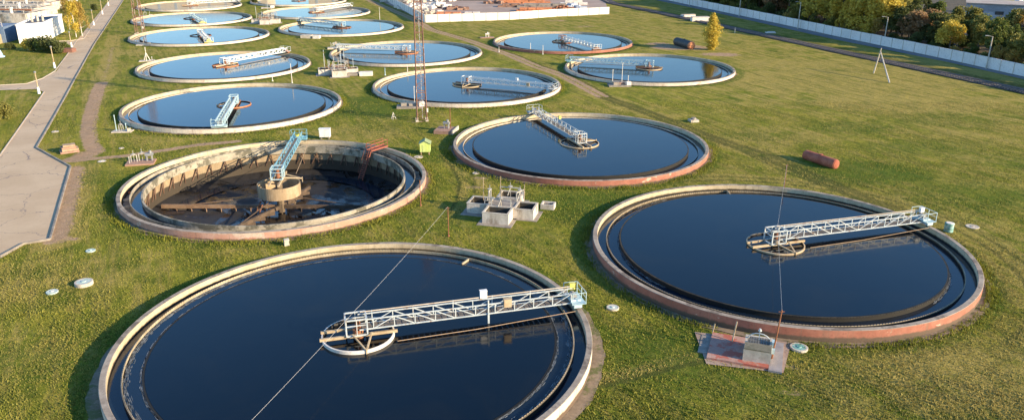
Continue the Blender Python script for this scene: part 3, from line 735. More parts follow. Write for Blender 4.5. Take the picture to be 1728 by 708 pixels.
m_mast=weathered('mast_paint',(.19,.085,.055),(.27,.14,.095),.8,6,rough=.6,third=(.42,.34,.3),t3=(.54,.62),stretch=(1,1,1.5))
mast(G(712,203),31,1.75,1.0,'tall rusty red and white lattice mast standing in the middle of the field')
mast(G(237,57),31,2.3,1.2,'second lattice mast at far left beside the row of tanks')
# ------------------------------------------------------------------ poles and overhead cables
def pole(name,base,top_h,label,r=.07,lean=(0,0),m=m_rust,cat='pole',group=None):
    o=MB().cone((0,0,0),(lean[0],lean[1],top_h),r*1.2,r*.8,8).cone((0,0,-.05),(0,0,.12),r*3,r*2.2,8).cone((lean[0]-.25,lean[1],top_h-.15),(lean[0]+.25,lean[1],top_h-.15),.03,.03,6).build(name,m,loc=base); tag(o,label,cat,group); return Vector(base)+Vector((lean[0],lean[1],top_h))
pa=pole('cable_pole',G(757,398),3.55,'thin rusty cable pole left of the concrete valve chambers',.05)
pb=pole('cable_pole',G(1302,607),4.6,'rusty cable pole standing beside the mesh topped chamber',.07,(.35,.1))
pc=pole('cable_pole',G(1323,318),3.4,'thin cable pole on the grass behind the red walled tank',.05)
pd=pole('cable_pole',G(912,48+0),0.01,'x') if False else None
def cable(pts,label,r=.022,sag=.0):
    out=[]
    for a,b in zip(pts[:-1],pts[1:]):
        for i in range(13):
            t=i/12; q=Vector(a).lerp(Vector(b),t); q.z-=sag*4*t*(1-t); out.append(q)
    o=MB().tube(out,r,5).build('overhead_cable',m_cable); tag(o,label,'cable'); return o
c1=Vector((TK[1][0]-.1,TK[1][1],3.25)); c2=Vector((TK[2][0],TK[2][1],3.2))
t1=(pa+(c1-pa)*2.02); t1.z=3.4
cable([pa,c1,t1],'thin pale overhead cable crossing the nearest tank',.009,.15)
cable([pb,c2,pc],'thin pale overhead cable crossing the red walled tank at right',.009,.12)
pole('cable_pole',(t1.x,t1.y,0),3.4,'cable pole in front of the nearest tank',.05)
MB()
# ------------------------------------------------------------------ manholes and small ground items
def manhole(u,v,r,h,label,m=m_conc,lid=m_tealp,tilt=0):
    g=G(u,v); o=empty('manhole',g,random.random()*3,label,'manhole','round concrete manholes in the grass')
    MB().lathe([(r*.78,-.1),(r,-.1),(r,h-.02),(r-.03,h),(r*.78,h)],n=28,jit=0).build('ring',m,o)
    MB().cone((0,0,h-.07),(0,0,h-.01),r*.77,r*.77,24).cone((0,0,h-.01),(0,0,h+.05),r*.3,r*.25,14).build('lid',lid,o); return o
manhole(142,479,.85,.32,'raised pale manhole ring, the largest of three at lower left')
manhole(88,492,.55,.08,'flat teal manhole cover left of the raised ring',m_tealp)
manhole(153,423,.5,.1,'small flat green manhole above the raised ring, below the wide asphalt',m_tealp)
manhole(1034,519,.6,.1,'flat manhole in the grass between the two nearest tanks')
manhole(1348,587,.75,.16,'round manhole with blue ringed lid beside the slab with the mesh topped chamber',m_conc,m_teal)
manhole(1641,382,.75,.05,'flat pale manhole cover right of the teal barrel',m_conc,m_conc)
manhole(803,292,.5,.06,'pale flat cover beside the wall of the dark red tank',m_conc,m_conc)
manhole(706,265,.7,.07,'pale cover in the grass below the lime green hut',m_conc,m_conc)
manhole(172,272,.6,.05,'light cover on the dirt path near the pump slab',m_conc,m_white)
manhole(205,250,.4,.06,'small grey cover above the dirt path',m_conc,m_conc)
manhole(93,222,.6,.03,'faint flat cover on the verge beside the road',m_conc,m_conc)
manhole(975,0+512,.01,.01,'x') if False else None
# box well at (1170,203)
g=G(1170,205); o=empty('well_curb',g,.2,'low square concrete well with lid in the right hand field','well')
MB().box(0,0,.2,1.5,1.5,.4).build('curb',m_conc,o); MB().cone((0,0,.4),(0,0,.7),.5,.42,16).build('cap',m_concd,o)
g=G(484,413); o=MB().box(0,0,.3,.55,.55,.6,0,.86).box(0,0,.66,.62,.62,.12,0,.8).build('marker_block',m_conc,loc=g); o.rotation_euler=(.06,0,.4); tag(o,'small pale concrete block in the shade above the nearest tank','concrete block')
g=G(1600,390); o=empty('barrel',g,.3,'worn teal and white drum standing beside the wall of the right hand tank','barrel')
MB().lathe([(0.01,0),(.5,0),(.53,.06),(.5,.12),(.5,.45),(.53,.5),(.5,.55),(.5,.95),(.53,1.0),(.5,1.06),(.01,1.02)],n=28,closed=False).build('shell',m_teal,o,True)
MB().cone((0,0,1.02),(0,0,1.1),.4,.38,20).build('lid',m_white,o)
# tripod markers
g=G(664,201); o=empty('tripod_marker',g,.5,'small pale tripod standing on the grass left of the mast','tripod')
for a in (0,120,240): MB().bar((.5*math.cos(R_(a)),.5*math.sin(R_(a)),0),(0,0,1.25),.06).build('leg',m_white,o)
MB().bar((-.3,-.1,.45),(.3,-.1,.45),.05).build('crossbar',m_white,o)
# white cabinet behind the empty tank
g=G(549,234); o=empty('equipment_cabinet',g,.05,'white metal cabinet on feet on the grass behind the emptied tank','cabinet')
MB().box(0,0,1.02,1.75,.9,1.3).build('body',m_white2,o); MB().box(0,0,1.7,1.9,1.05,.07).build('roof',m_white2,o)
MB().box(-.42,-.465,1.0,.78,.03,1.1).build('door',m_white2,o); MB().box(.42,-.465,1.0,.78,.03,1.1).build('door',m_white2,o)
for x in (-.6,.6): MB().box(x,0,.19,.2,.6,.38).build('foot',m_concd,o)
# lime hut
g=G(718,259); o=empty('utility_hut',g,.05,'small lime green gabled hut on legs between the emptied tank and the dark red tank','hut')
w2,d2_,z0,z1,zr=.78,.8,.45,1.75,2.15
mb=MB(); mb.add([(-w2,-d2_,z0),(w2,-d2_,z0),(w2,d2_,z0),(-w2,d2_,z0),(-w2,-d2_,z1),(w2,-d2_,z1),(w2,d2_,z1),(-w2,d2_,z1),(0,-d2_,zr),(0,d2_,zr)],[(3,2,1,0),(0,1,5,8,4),(2,3,7,9,6),(1,2,6,5),(3,0,4,7)]); mb.build('body',m_lime,o)
mb=MB()
for sg in (-1,1): 
    mb.add([(0,-d2_-.12,zr+.04),(0,d2_+.12,zr+.04),(sg*(w2+.15),d2_+.12,z1-.05),(sg*(w2+.15),-d2_-.12,z1-.05),(0,-d2_-.12,zr+.10),(0,d2_+.12,zr+.10),(sg*(w2+.15),d2_+.12,z1+.01),(sg*(w2+.15),-d2_-.12,z1+.01)],[(0,1,2,3),(7,6,5,4),(2,6,7,3),(0,3,7,4),(1,5,6,2)])
mb.build('roof',m_limed,o)
MB().box(0,-d2_-.02,1.05,.75,.04,1.05).build('door',m_lime,o)
for x in (-.6,.6):
    for y in (-.6,.6): MB().box(x,y,.22,.14,.14,.46).build('leg',m_wood,o)
# stack of brick rings beside the junction
g=G(118,256); o=empty('brick_stack',g,.6,'low stack of brick and timber pieces at the corner of the grass by the road','brick stack')
for i,(sx,sy,mm) in enumerate(((2.6,2.0,m_pinkb:=weathered('pink_brick',(.33,.19,.135),(.42,.26,.19),1.5,7,third=(.2,.13,.1))),(2.3,1.8,m_wood),(2.0,1.6,m_pinkb),(1.7,1.2,m_wood))):
    MB().box(random.uniform(-.1,.1),random.uniform(-.1,.1),.16+.3*i,sx,sy,.27,random.uniform(-.2,.2)).build('course',mm,o)
# ------------------------------------------------------------------ slabs with valve frames
def frame(mb,x,y,z,w,h,rz=0.,wheel=True,s=.11):
    c,n=math.cos(rz),math.sin(rz); a=(x-c*w/2,y-n*w/2); b=(x+c*w/2,y+n*w/2)
    mb.bar((a[0],a[1],z),(a[0],a[1],z+h),s); mb.bar((b[0],b[1],z),(b[0],b[1],z+h),s); mb.bar((a[0],a[1],z+h),(b[0],b[1],z+h),s)
    if wheel: mb.bar((x,y,z-.3),(x,y,z+h+.7),.06); mb.cone((x,y,z+h+.15),(x,y,z+h+.2),.28,.28,12)
def valve_slab(u,v,sx,sy,hs,rz,label,items,ms=m_pinkb,name='valve_slab',cat='valve station',steel=m_galv,curb=False):
    o=empty(name,G(u,v),rz,label,cat)
    MB().box(0,0,hs/2-.1,sx,sy,hs+.2).build('slab',ms,o)
    if curb: MB().box(sx/2+.12,0,hs/2,.22,sy+.3,hs+.35).build('curb',m_conc,o)
    for it in items:
        mb=MB(); kind,x,y=it[0],it[1],it[2]
        if kind=='frame': frame(mb,x,y,hs,it[3],it[4],it[5] if len(it)>5 else 0); mb.build('valve_frame',steel,o)
        if kind=='post': mb.bar((x,y,hs),(x,y,hs+it[3]),.1); mb.cone((x,y,hs+it[3]),(x,y,hs+it[3]+.12),.14,.06,8); mb.build('post',it[4] if len(it)>4 else steel,o)
        if kind=='block': mb.box(x,y,hs+it[4]/2,it[3],it[3]*.8,it[4],.2); mb.build('block',it[5] if len(it)>5 else m_conc,o)
        if kind=='pump':
            mb.box(x-.35,y,hs+.4,.15,.5,.8).box(x+.35,y,hs+.4,.15,.5,.8).box(x,y,hs+.95,1.1,.7,.32).cone((x+.2,y,hs+1.1),(x+.2,y,hs+1.5),.22,.18,12); mb.build('pump',it[3],o)
        if kind=='tripod':
            for a in (30,150,270): mb.bar((x+.8*math.cos(R_(a)),y+.8*math.sin(R_(a)),hs),(x,y,hs+1.9),.13)
            mb.bar((x,y,hs+1.7),(x,y,hs+3.3),.11); mb.build('tripod',steel,o)
    return o
valve_slab(238,275,3.9,2.6,.22,.25,'pink slab with pale valve frames beside the dirt path left of the emptied tank',[('frame',-.9,.2,.8,1.0),('frame',.2,.5,.9,1.1),('pump',1.2,.4,m_grey),('post',-1.4,-.6,.9)],m_pinkb)
valve_slab(207,222,3.2,1.6,.15,.1,'small slab with pale blue posts beside the left wall of a cream tank',[('post',-1.0,.1,2.6,m_steelp),('frame',-.2,.1,.7,1.0),('post',.7,-.1,1.2,m_steelp),('block',1.2,-.3,.5,.5)],m_conc)
valve_slab(248,103,3.6,1.8,.15,.3,'thin slab with a cream tripod hoist beside the third tank of the left row',[('tripod',0,0),('post',1.2,.2,.7)],m_conc,steel=m_white)
valve_slab(752,222,3.2,3.4,.5,-.2,'brick sided slab with a grey pump near the foot of the mast',[('pump',.1,.3,m_grey),('post',.6,.9,3.2,m_rust)],m_pinkb,curb=True)
valve_slab(692,181,5.0,2.6,.3,.1,'rubble strewn slab with white post beside the mast',[('block',-1.2,.2,1.1,.5,m_concd),('block',.4,.3,1.4,.4,m_concd),('post',.9,.2,3.6,m_white),('block',2.2,-.5,1.0,.9,m_white)],m_concd)
valve_slab(1045,145,4.8,2.4,.3,.05,'brown rubble slab with a pale post before the tank by the yellow poplar',[('block',-.8,0,1.3,.6,m_concd),('block',.5,.3,1.2,.4,m_pinkb),('post',1.9,.1,1.8,m_white),('block',1.9,-.4,1.0,.7,m_white),('post',.7,.9,4.4,m_white),('post',-1.4,.6,3.0,m_white)],m_concd)
valve_slab(822,64,4.2,2.0,.2,.15,'small distant slab with white valve stand left of the far right tank',[('pump',0,0,m_white),('post',.8,.2,1.2)],m_pinkb)
valve_slab(248,28,5,3,.2,.2,'pale slab with valve stand beside the second mast',[('frame',-.5,0,1.,1.3),('post',1,.3,1.6),('block',1.5,-.5,1.2,.5,m_white)],m_conc)
valve_slab(245,76,4.6,1.8,.15,.2,'narrow pale slab at the left wall of the fourth tank in the left row',[('post',-.4,.2,1.3),('block',1,0,1.,.4)],m_conc)
valve_slab(452,14,5,3,.3,.2,'pale slab with valve posts at the left of the second farthest middle tank',[('frame',0,0,1.2,1.6),('post',1.5,.3,2.4),('block',1.8,-.5,1.6,.7,m_white)],m_conc)
valve_slab(566,82,4.2,2.2,.3,.2,'cream slab with pump stand above the mid field valve chambers',[('pump',0,.2,m_tan),('post',-1.2,.3,1.2),('block',1.2,-.2,1.,.4)],m_conc)
# foreground slab with mesh topped chamber
sheet('pad',pix((1172,560),(1335,578),(1322,629),(1192,614)),weathered('pad_soil',(.33,.22,.165),(.40,.30,.23),.7,5,third=(.2,.16,.12)),.045,2.)['label']='worn pinkish concrete pad between the chamber slab and the red wall'
A_=G(1192,606); B_=G(1296,624); D_=G(1218,566)
ex=(B_-A_); ex.z=0; Ls=ex.length; ex.normalize(); ey=Vector((-ex.y,ex.x,0)); Ds=(D_-A_).dot(ey)
o=empty('valve_chamber_slab',A_,math.atan2(ex.y,ex.x),'brick red slab carrying a concrete box with mesh top in front of the red walled tank','valve chamber')
MB().box(Ls/2,Ds/2,.08,Ls,Ds,.3).build('slab',weathered('red_slab',(.40,.22,.17),(.46,.29,.23),.7,4,third=(.42,.12,.08),t3=(.5,.56)),o)
MB().box(-.42,Ds*.55,-.0,.85,Ds*.7,.16).build('step',m_concd,o)
MB().box(Ls+.55,Ds*.5,.05,1.05,Ds*1.1,.22).build('side_slab',weathered('grey_slab',(.26,.24,.24),(.34,.31,.3),.8,4),o)
bx,by=Ls*.80,Ds*.42; bw,bd_,bh=2.2,2.7,1.0
mb=MB()
for x,y,sx,sy in ((bx-bw/2+.1,by,.2,bd_),(bx+bw/2-.1,by,.2,bd_),(bx,by-bd_/2+.1,bw-.4,.2),(bx,by+bd_/2-.1,bw-.4,.2)): mb.box(x,y,.23+bh/2,sx,sy,bh)
mb.build('chamber_wall',m_conc,o)
MB().box(bx,by-.75,.23+bh+.05,bw-.06,1.15,.12).build('cover_slab',weathered('mossy_slab',(.13,.125,.08),(.2,.18,.13),1.6,6,third=(.3,.26,.2),t3=(.58,.66)),o)
MB().box(bx,by+.45,.75,bw-.42,1.6,.1).build('pit_floor',m_dark,o)
mb=MB()
for i in range(7): mb.bar((bx-bw/2+.2,by-.1+i*.2,.23+bh-.05),(bx+bw/2-.2,by+.05+i*.2,.23+bh-.05),.035)
for i in range(9): mb.bar((bx-bw/2+.25+i*.21,by,.23+bh-.05),(bx-bw/2+.25+i*.21,by+1.3,.23+bh-.05),.03)
mb.build('grating',m_grey,o)
mb=MB(); pts=[(bx+.85*math.cos(t),by+.75,1.25+.55*math.sin(t)) for t in [math.pi*i/8 for i in range(9)]]; mb.tube(pts,.05,6); mb.bar((bx,by+.75,1.2),(bx,by+.75,2.1),.07); mb.cone((bx,by+.75,2.05),(bx,by+.75,2.25),.16,.08,8); mb.build('lifting_hoop',m_steelw,o)
mb=MB().box(bx+bw/2+.12,by+.4,1.25,.35,.6,.5).box(bx+bw/2+.12,by-.3,.95,.25,.4,.4); mb.build('switch_box',m_steelp,o)
MB().bar((Ls*.36,Ds*.75,.2),(Ls*.40,Ds*.95,1.75),.1).build('pipe_post',m_tan,o)
MB().bar((Ls*.0,Ds*1.0,.2),(Ls*.02,Ds*1.08,.9),.09).build('pipe_post',m_tan,o)
# ------------------------------------------------------------------ valve chamber cluster in the middle
def cluster(A,ang,label,s=1.,dense=False):
    o=empty('valve_chambers',A,ang,label,'valve chambers')
    H1=1.35
    def well(x0,y0,x1,y1,h=H1,m=m_lime2,t=.2):
        x0,y0,x1,y1=[q*s for q in (x0,y0,x1,y1)]; mb=MB()
        mb.box((x0+x1)/2,y0+t/2,h/2-.1,x1-x0,t,h+.2).box((x0+x1)/2,y1-t/2,h/2-.1,x1-x0,t,h+.2).box(x0+t/2,(y0+y1)/2,h/2-.102,t,y1-y0-2*t,h+.196).box(x1-t/2,(y0+y1)/2,h/2-.102,t,y1-y0-2*t,h+.196)
        mb.build('chamber_wall',m,o)
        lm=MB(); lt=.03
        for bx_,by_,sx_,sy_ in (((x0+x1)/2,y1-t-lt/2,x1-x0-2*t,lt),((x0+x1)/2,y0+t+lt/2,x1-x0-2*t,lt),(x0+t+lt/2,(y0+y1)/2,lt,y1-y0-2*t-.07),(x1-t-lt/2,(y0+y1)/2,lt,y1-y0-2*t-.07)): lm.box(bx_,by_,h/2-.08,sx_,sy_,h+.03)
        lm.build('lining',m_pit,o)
        cp_=MB()
        for bx_,by_,sx_,sy_ in (((x0+x1)/2,y1-t/2,x1-x0+.08,t+.04),((x0+x1)/2,y0+t/2,x1-x0+.08,t+.04),(x0+t/2,(y0+y1)/2,t+.04,y1-y0-2*t-.05),(x1-t/2,(y0+y1)/2,t+.04,y1-y0-2*t-.05)): cp_.box(bx_,by_,h+.035,sx_,sy_,.07)
        cp_.build('coping',m_conc,o)
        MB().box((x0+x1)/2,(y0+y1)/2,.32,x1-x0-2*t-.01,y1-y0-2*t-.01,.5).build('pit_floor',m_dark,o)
    well(-1.6,-3.9,1.6,-1.3); well(1.62,-1.6,4.1,1.2,H1*.95); well(-4.4,-1.0,-1.62,1.8,H1*.95); well(-1.4,2.0,1.6,4.6)
    MB().box(0,.35*s,H1/2-.1,3.2*s,3.28*s,H1+.02).build('deck',m_concd,o)
    MB().box(-.2*s,-.1,-.02,9.6*s,3.6*s,.16).box(0,.3,.0,4.2*s,9.9*s,.12).build('footing',m_concd,o)
    for x,y,w_,h_,r in ((-1.9,.6,1.0,1.3,1.57),(0,-1.2,2.4,.9,0),(.1,3.1,2.6,1.0,0),(1.75,1.4,1.5,1.2,1.2)):
        mb=MB(); frame(mb,x*s,y*s,H1,w_*s,h_,r,True,.12); mb.bar((x*s-.3,y*s-.3,H1),(x*s,y*s,H1+h_),.08); mb.build('gate_frame',m_galv,o)
    mb=MB()
    for i in range(6): mb.bar((-2.3*s,-.9+i*.16,H1-1.0+i*.3),(-1.5*s,-.9+i*.16,H1-1.0+i*.3),.06)
    mb.bar((-2.3*s,-1.0,H1-1.1),(-2.3*s,.0,H1+.7),.07).bar((-1.5*s,-1.0,H1-1.1),(-1.5*s,.0,H1+.7),.07); mb.build('steps',m_grey,o)
    for x,y,h_ in ((-1.0,2.4,2.6),(0,-1.1,2.2),(2.2,1.8,2.0),(-2.8,.9,2.8)): MB().bar((x*s,y*s,H1-.2),(x*s,y*s,H1+h_),.07).build('spindle',m_tan,o)
    if dense:
        for x,y,h_ in ((-3,.6,4.2),(-1.,-2.6,3),(.6,1.2,4.8),(1.4,3.2,3.6),(-2.2,-1,2.2),(3.2,.5,2.)): MB().bar((x*s,y*s,H1),(x*s,y*s,H1+h_),.1).build('spindle',m_steelw,o)
        mb=MB()
        for i in range(9): mb.bar((random.uniform(-3,3)*s,random.uniform(-3,3)*s,H1+.1),(random.uniform(-3,3)*s,random.uniform(-3,3)*s,H1+.9),.1)
        mb.build('pipework',m_rust,o)
    return o
A0=G(848,368); cluster(A0+Vector((.1,1.7,0)),R_(-14),'cross shaped cluster of whitewashed open valve chambers between the nearest tanks')
g=G(925,350); o=empty('valve_box',g,R_(-14),'small separate open whitewashed box right of the valve chamber cluster','concrete box')
mb=MB(); 
for x,y,sx,sy in ((0,-.6,1.7,.2),(0,.6,1.7,.2),(-.75,0,.2,1.0),(.75,0,.2,1.0)): mb.box(x,y,.25,sx,sy,.7)
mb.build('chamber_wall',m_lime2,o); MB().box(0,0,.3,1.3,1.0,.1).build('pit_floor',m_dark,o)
cluster(G(570,127)+Vector((0,1.5,0)),R_(14),'whitewashed valve chambers crowded with rusty pipes and posts in the mid field',1.05,True)
cluster(G(448,40)+Vector((0,1.5,0)),R_(10),'distant whitewashed valve chambers between two far tanks',1.1,True)
g=G(618,127); o=empty('valve_box',g,R_(8),'small white box beside the crowded mid field chambers','concrete box')
MB().box(0,0,.35,3.0,1.6,.9).build('chamber_wall',m_white,o); MB().box(-3.0,.2,.3,2.2,1.8,.5).build('cover',m_concd,o)
g=G(518,64); o=empty('valve_box',g,R_(-5),'low pale chambers against the near wall of the tank by the fence corner','concrete box')
MB().box(0,0,.4,3.2,2.2,.9).build('chamber_wall',m_conc,o); MB().box(3.2,-.5,.35,2.0,1.8,.9).build('chamber_wall',m_white,o)
# thin white posts near tanks
for u,v,h_,lab in ((493,140,4.2,'tall thin white post on the grass between the two middle left tanks'),(723,156,0,''),(688,126,2.2,'short white post above the tank behind the mast'),(665,132,.0,''),(650,127,1.7,'teal marker post left of the mast on the grass'),(460,137,1.1,'small white stub on the grass below the far bridge'),(641,35,4.6,'thin grey post beside the far right of a distant tank'),(916,92,2.4,'white post near the left wall of the tank by the poplar'),(1300,597,0,''),(895,85,2.,'small pale post in shade left of the poplar tank'),(911,395,0,''),(850,90,0,''),(842,88,1.4,'pale stub beside the patched red wall'),(1240,55,1.5,'pale stub on the rail verge')):
    if h_>0:
        o=MB().cone((0,0,0),(0,0,h_),.09,.06,8).cone((0,0,0),(0,0,.15),.2,.15,8).build('marker_post',m_steelp if 'teal' in lab else m_white,loc=G(u,v)); tag(o,lab,'post')
o=MB().cone((0,0,0),(0,0,3.4),.07,.05,8).cone((0,0,0),(0,0,.15),.15,.12,8).build('marker_post',m_rust,loc=G(710,347)); tag(o,'thin rusty post at the right wall of the emptied tank','post')
# ------------------------------------------------------------------ cylinders, tree, A-frame
def tank_cyl(a,b,r,label,m):
    a=Vector(a);b=Vector(b); o=empty('steel_cylinder',(a+b)/2,math.atan2(b.y-a.y,b.x-a.x),label,'steel cylinder'); L=(b-a).length
    z=r*.85
    prof=[(-L/2,r),(L/2,r)]
    MB().cone((-L/2,0,z),(L/2,0,z),r,r,28).build('shell',m,o,False)
    for sg in (-1,1):
        mb=MB(); last=None; ks=[(0,1),(.25,.93),(.42,.72),(.5,.35),(.52,.02)]
        for (d0,r0),(d1,r1) in zip(ks[:-1],ks[1:]): mb.cone((sg*(L/2+d0*r),0,z),(sg*(L/2+d1*r),0,z),r*r0,r*r1,28)
        mb.build('end_cap',m,o)
    MB().cone((0,0,z+r*.98),(0,0,z+r*1.12),.28,.28,14).build('hatch',m,o)
    return o
tank_cyl(G(1360,268),G(1408,284),.75,'red oxide steel cylinder lying on the grass in the right field',m_rustred)
tank_cyl(G(1142,76),G(1166,83),1.15,'dark steel cylinder with red end lying on bare soil near the yellow poplar',m_dark)
o=[q for q in bpy.data.objects if q.name.startswith('end_cap')][-1]; o.data.materials[0]=m_orange
pA=G(1475,122); pT=G(1481,110); 
o=empty('braced_pole',G(1474,124),0,'bare pole with slanted brace standing alone at the edge of the right field','pole')
g2=G(1501,140)-Vector(o.location); hT=zat(80,G(1474,124))-Hh(*G(1474,124)[:2])
MB().cone((0,0,0),(.9,0,hT),.17,.12,10).build('pole',m_conc,o); MB().cone((g2.x,g2.y,g2.z),(.85,0,hT-.9),.17,.13,10).build('brace',m_conc,o)
# ------------------------------------------------------------------ white panel fences
def panel_wall(name,pts,label,h,pl,m,cat='panel fence',posts=True,t=.16,parent_each=True):
    o=empty(name,pts[0],0,label,cat); org=Vector(pts[0])
    for a,b in zip(pts[:-1],pts[1:]):
        a,b=Vector(a),Vector(b); L=(b-a).length; n=max(1,round(L/pl))
        for i in range(n):
            p=a.lerp(b,i/n); q=a.lerp(b,(i+1)/n); d=(q-p).normalized(); dz=random.uniform(-.04,.04)
            z=Hh(p.x,p.y); p2=p+d*.06; q2=q-d*.06
            MB().bar(Vector((p2.x,p2.y,z+h/2-.1+dz))-org,Vector((q2.x,q2.y,z+h/2-.1+dz))-org,t,h+.2).build('panel',m,o)
            MB().box(p.x-org.x,p.y-org.y,z+h/2-.05-org.z,.22,.3,h-.05).build('post',m_galv if h<2.65 else m_conc,o)
    return o
m_fence=weathered('fence_white',(.70,.67,.63),(.80,.77,.73),.15,2,third=(.6,.56,.5),t3=(.6,.75))
panel_wall('panel_fence',[G(1028,24),G(940,28),G(860,33.5),G(718,38)],'cream concrete panel fence along the front of the storage yard',2.6,4.2,m_fence)
panel_wall('panel_fence',[G(717,38),G(680,17),G(645,-1),G(600,-22)],'shaded side of the panel fence running back from the yard corner',2.6,4.2,m_fence)
bw_=pix((1040,-18),(1112,-1.5),(1200,17),(1300,38),(1400,60),(1500,81),(1600,102),(1728,131),(1900,170))
panel_wall('boundary_wall',[p+Vector((.8,.3,0)) for p in bw_],'long white concrete boundary wall between the far road and the trees',2.7,4.2,m_fence,'boundary wall')
# ------------------------------------------------------------------ street lamps
def lamp(base,h,label,arm=(-1,0),ms=m_conc):
    o=empty('street_lamp',base,0,label,'street lamp','grey street lamps along the boundary wall')
    MB().cone((0,0,0),(0,0,h),.19,.11,10).build('pole',ms,o)
    MB().bar((0,0,h-.05),(arm[0]*1.0,arm[1],h+.15),.09).build('arm',ms,o)
    MB().box(arm[0]*1.3,arm[1],h+.15,.75,.32,.16).build('lamp_head',m_grey,o)
for u,v,vt,lab in ((1346,49,3,'street lamp before the yellow trees, leftmost tall one'),(1491,77,28,'street lamp in the middle of the boundary wall'),(1664,116,60,'street lamp at right, tallest in the photo'),(1247,28,-20,'street lamp at the far left of the wall, top cut off'),(1163,10,-40,'farthest street lamp by the boundary wall, only its shaft in view'),(1860,160,90,'street lamp beyond the right edge')):
    g=G(u,v); lamp(g,min(9,zat(vt,g)-g.z),lab,(-1,.2))
def post(u,v,vt,lab):
    g=G(u,v); h=zat(vt,g)-g.z; o=empty('path_lamp',g,0,lab,'lamp post','short lamp posts with white concrete feet beside the road')
    MB().cone((0,0,0),(0,0,1.35),.30,.2,8).build('foot',m_white2,o); MB().cone((0,0,1.35),(0,0,h),.12,.09,8).build('pole',m_tan,o)
    MB().cone((0,0,h),(0,0,h+.25),.2,.26,10).cone((0,0,h+.25),(0,0,h+.4),.28,.05,10).build('lamp_head',m_grey,o)
post(66,158,125,'lamp post with white foot in the corner below the side road')
post(92.5,115,82,'lamp post with white foot just above the side road')
post(121,80,57,'lamp post beside the short path near the white building')
post(158.5,43,20,'lamp post left of the road, behind the birches')
post(173,24.5,2,'lamp post left of the road, second from the top')
post(183,10,-14,'farthest lamp post left of the road')
# ------------------------------------------------------------------ trees
def tree_mesh(kind,seed,leafs,lobes,h,w,leaf=.32,trunk=.2,base=.2):
    r=np.random.default_rng(seed); V=[];Fc=[]
    # lobes of leaves spread through the crown volume
    per=leafs//lobes
    centers=[]
    for i in range(lobes):
        if kind=='poplar':
            t=(i+.5)/lobes; z=h*(base+(1-base)*t); rad=w*.5*(math.sin(math.pi*min(1,(t*.88+.10)))**.8)
            a=r.uniform(0,6.28); q=r.uniform(0,.6)*rad; c=(q*math.cos(a),q*math.sin(a),z); s=np.array([rad*.75+.25,rad*.75+.25,h*.075])
        elif kind=='bush':
            a=r.uniform(0,6.28); q=r.uniform(0,.6)*w*.5; z=h*r.uniform(.25,.72); c=(q*math.cos(a),q*math.sin(a),z); s=np.array([w*.26,w*.26,h*.27])*r.uniform(.7,1.2)
        elif kind=='birch':
            t=r.uniform(0,1)**.8; z=h*(.25+.7*t); rad=w*.5*(1-.7*t)+.3; a=r.uniform(0,6.28); q=r.uniform(.2,1)*rad; c=(q*math.cos(a),q*math.sin(a),z); s=np.array([w*.13,w*.13,h*.12])*r.uniform(.7,1.2)
        else:
            a=r.uniform(0,6.28); ph=math.acos(r.uniform(-.6,1)); q=r.uniform(.35,1)**.5*.72
            c=(w*.5*q*math.sin(ph)*math.cos(a),w*.5*q*math.sin(ph)*math.sin(a),h*(.50+.46*q*math.cos(ph)*(1 if ph<1.57 else 1.35))); s=np.array([w*.17,w*.17,h*.10])*r.uniform(.6,1.25)
        centers.append(c)
        d=r.normal(size=(per,3)); d/=np.linalg.norm(d,axis=1)[:,None]; d*=(r.uniform(.15,1.,(per,1))**.5)*r.choice([1,1,1,1.25],(per,1)); P_=np.array(c)+d*s
        V.append(P_)
    P_=np.concatenate(V); n=len(P_)
    u=r.normal(size=(n,3)); u/=np.linalg.norm(u,axis=1)[:,None]; v=np.cross(u,r.normal(size=(n,3))); v/=np.linalg.norm(v,axis=1)[:,None]
    sz=leaf*r.uniform(.5,1.25,(n,1)); q=np.stack([P_-u*sz-v*sz*.6,P_+u*sz-v*sz*.5,P_+u*sz*.7+v*sz*.6,P_-u*sz*.8+v*sz*.7],1).reshape(-1,3)
    me=bpy.data.meshes.new('crown'); me.from_pydata(q.tolist(),[],np.arange(4*n).reshape(-1,4).tolist())
    mb=MB(); hz=h*(.8 if kind!='bush' else .45)
    mb.cone((0,0,-.1),(0,0,hz*.45),trunk,trunk*.7,8); mb.cone((0,0,hz*.45),(0.05,0,hz),trunk*.7,trunk*.2,8)
    for c in centers[::2]:
        zb=min(c[2]*.7,hz*.75); mb.cone((0,0,zb),tuple(c),trunk*.35,trunk*.1,5)
    tm=bpy.data.meshes.new('trunk'); tm.from_pydata(mb.v,[],mb.f)
    return me,tm
TM={}
def get_tree(key,*a,**k):
    if key not in TM: TM[key]=tree_mesh(*a,**k)
    return TM[key]
def place_tree(name,proto,leafmat,barkm,loc,rz,scale,label,cat,group=None):
    me,tm=proto; key=(me.name,leafmat.name,barkm.name)
    if key not in TM:
        a=me.copy(); a.materials.append(leafmat); b=tm.copy(); b.materials.append(barkm); TM[key]=(a,b)
    a,b=TM[key]; o=empty(name,loc,rz,label,cat,group); o.scale=scale
    for nm,dd in (('crown',a),('trunk',b)):
        q=bpy.data.objects.new(nm,dd); C.objects.link(q); q.parent=o
    return o
pop=tree_mesh('poplar',3,7500,30,11,5.2,.18,.14,.03)
g=G(1200,84); hp=zat(24,g)-g.z
place_tree('poplar_tree',pop,LF['yellow'],m_bark,g,0,(hp/11,hp/11,hp/11),'bright yellow columnar poplar alone in the far field','tree')
dec=[tree_mesh('round',10+i,4200,26,11,8.,.24,.2) for i in range(5)]
tall=[tree_mesh('round',30+i,3600,20,13,6.0,.24,.2) for i in range(3)]
bush=[tree_mesh('bush',40+i,2200,12,3.2,4.2,.17,.08) for i in range(3)]
birch=[tree_mesh('birch',50+i,3000,30,11,5.,.17,.14) for i in range(2)]
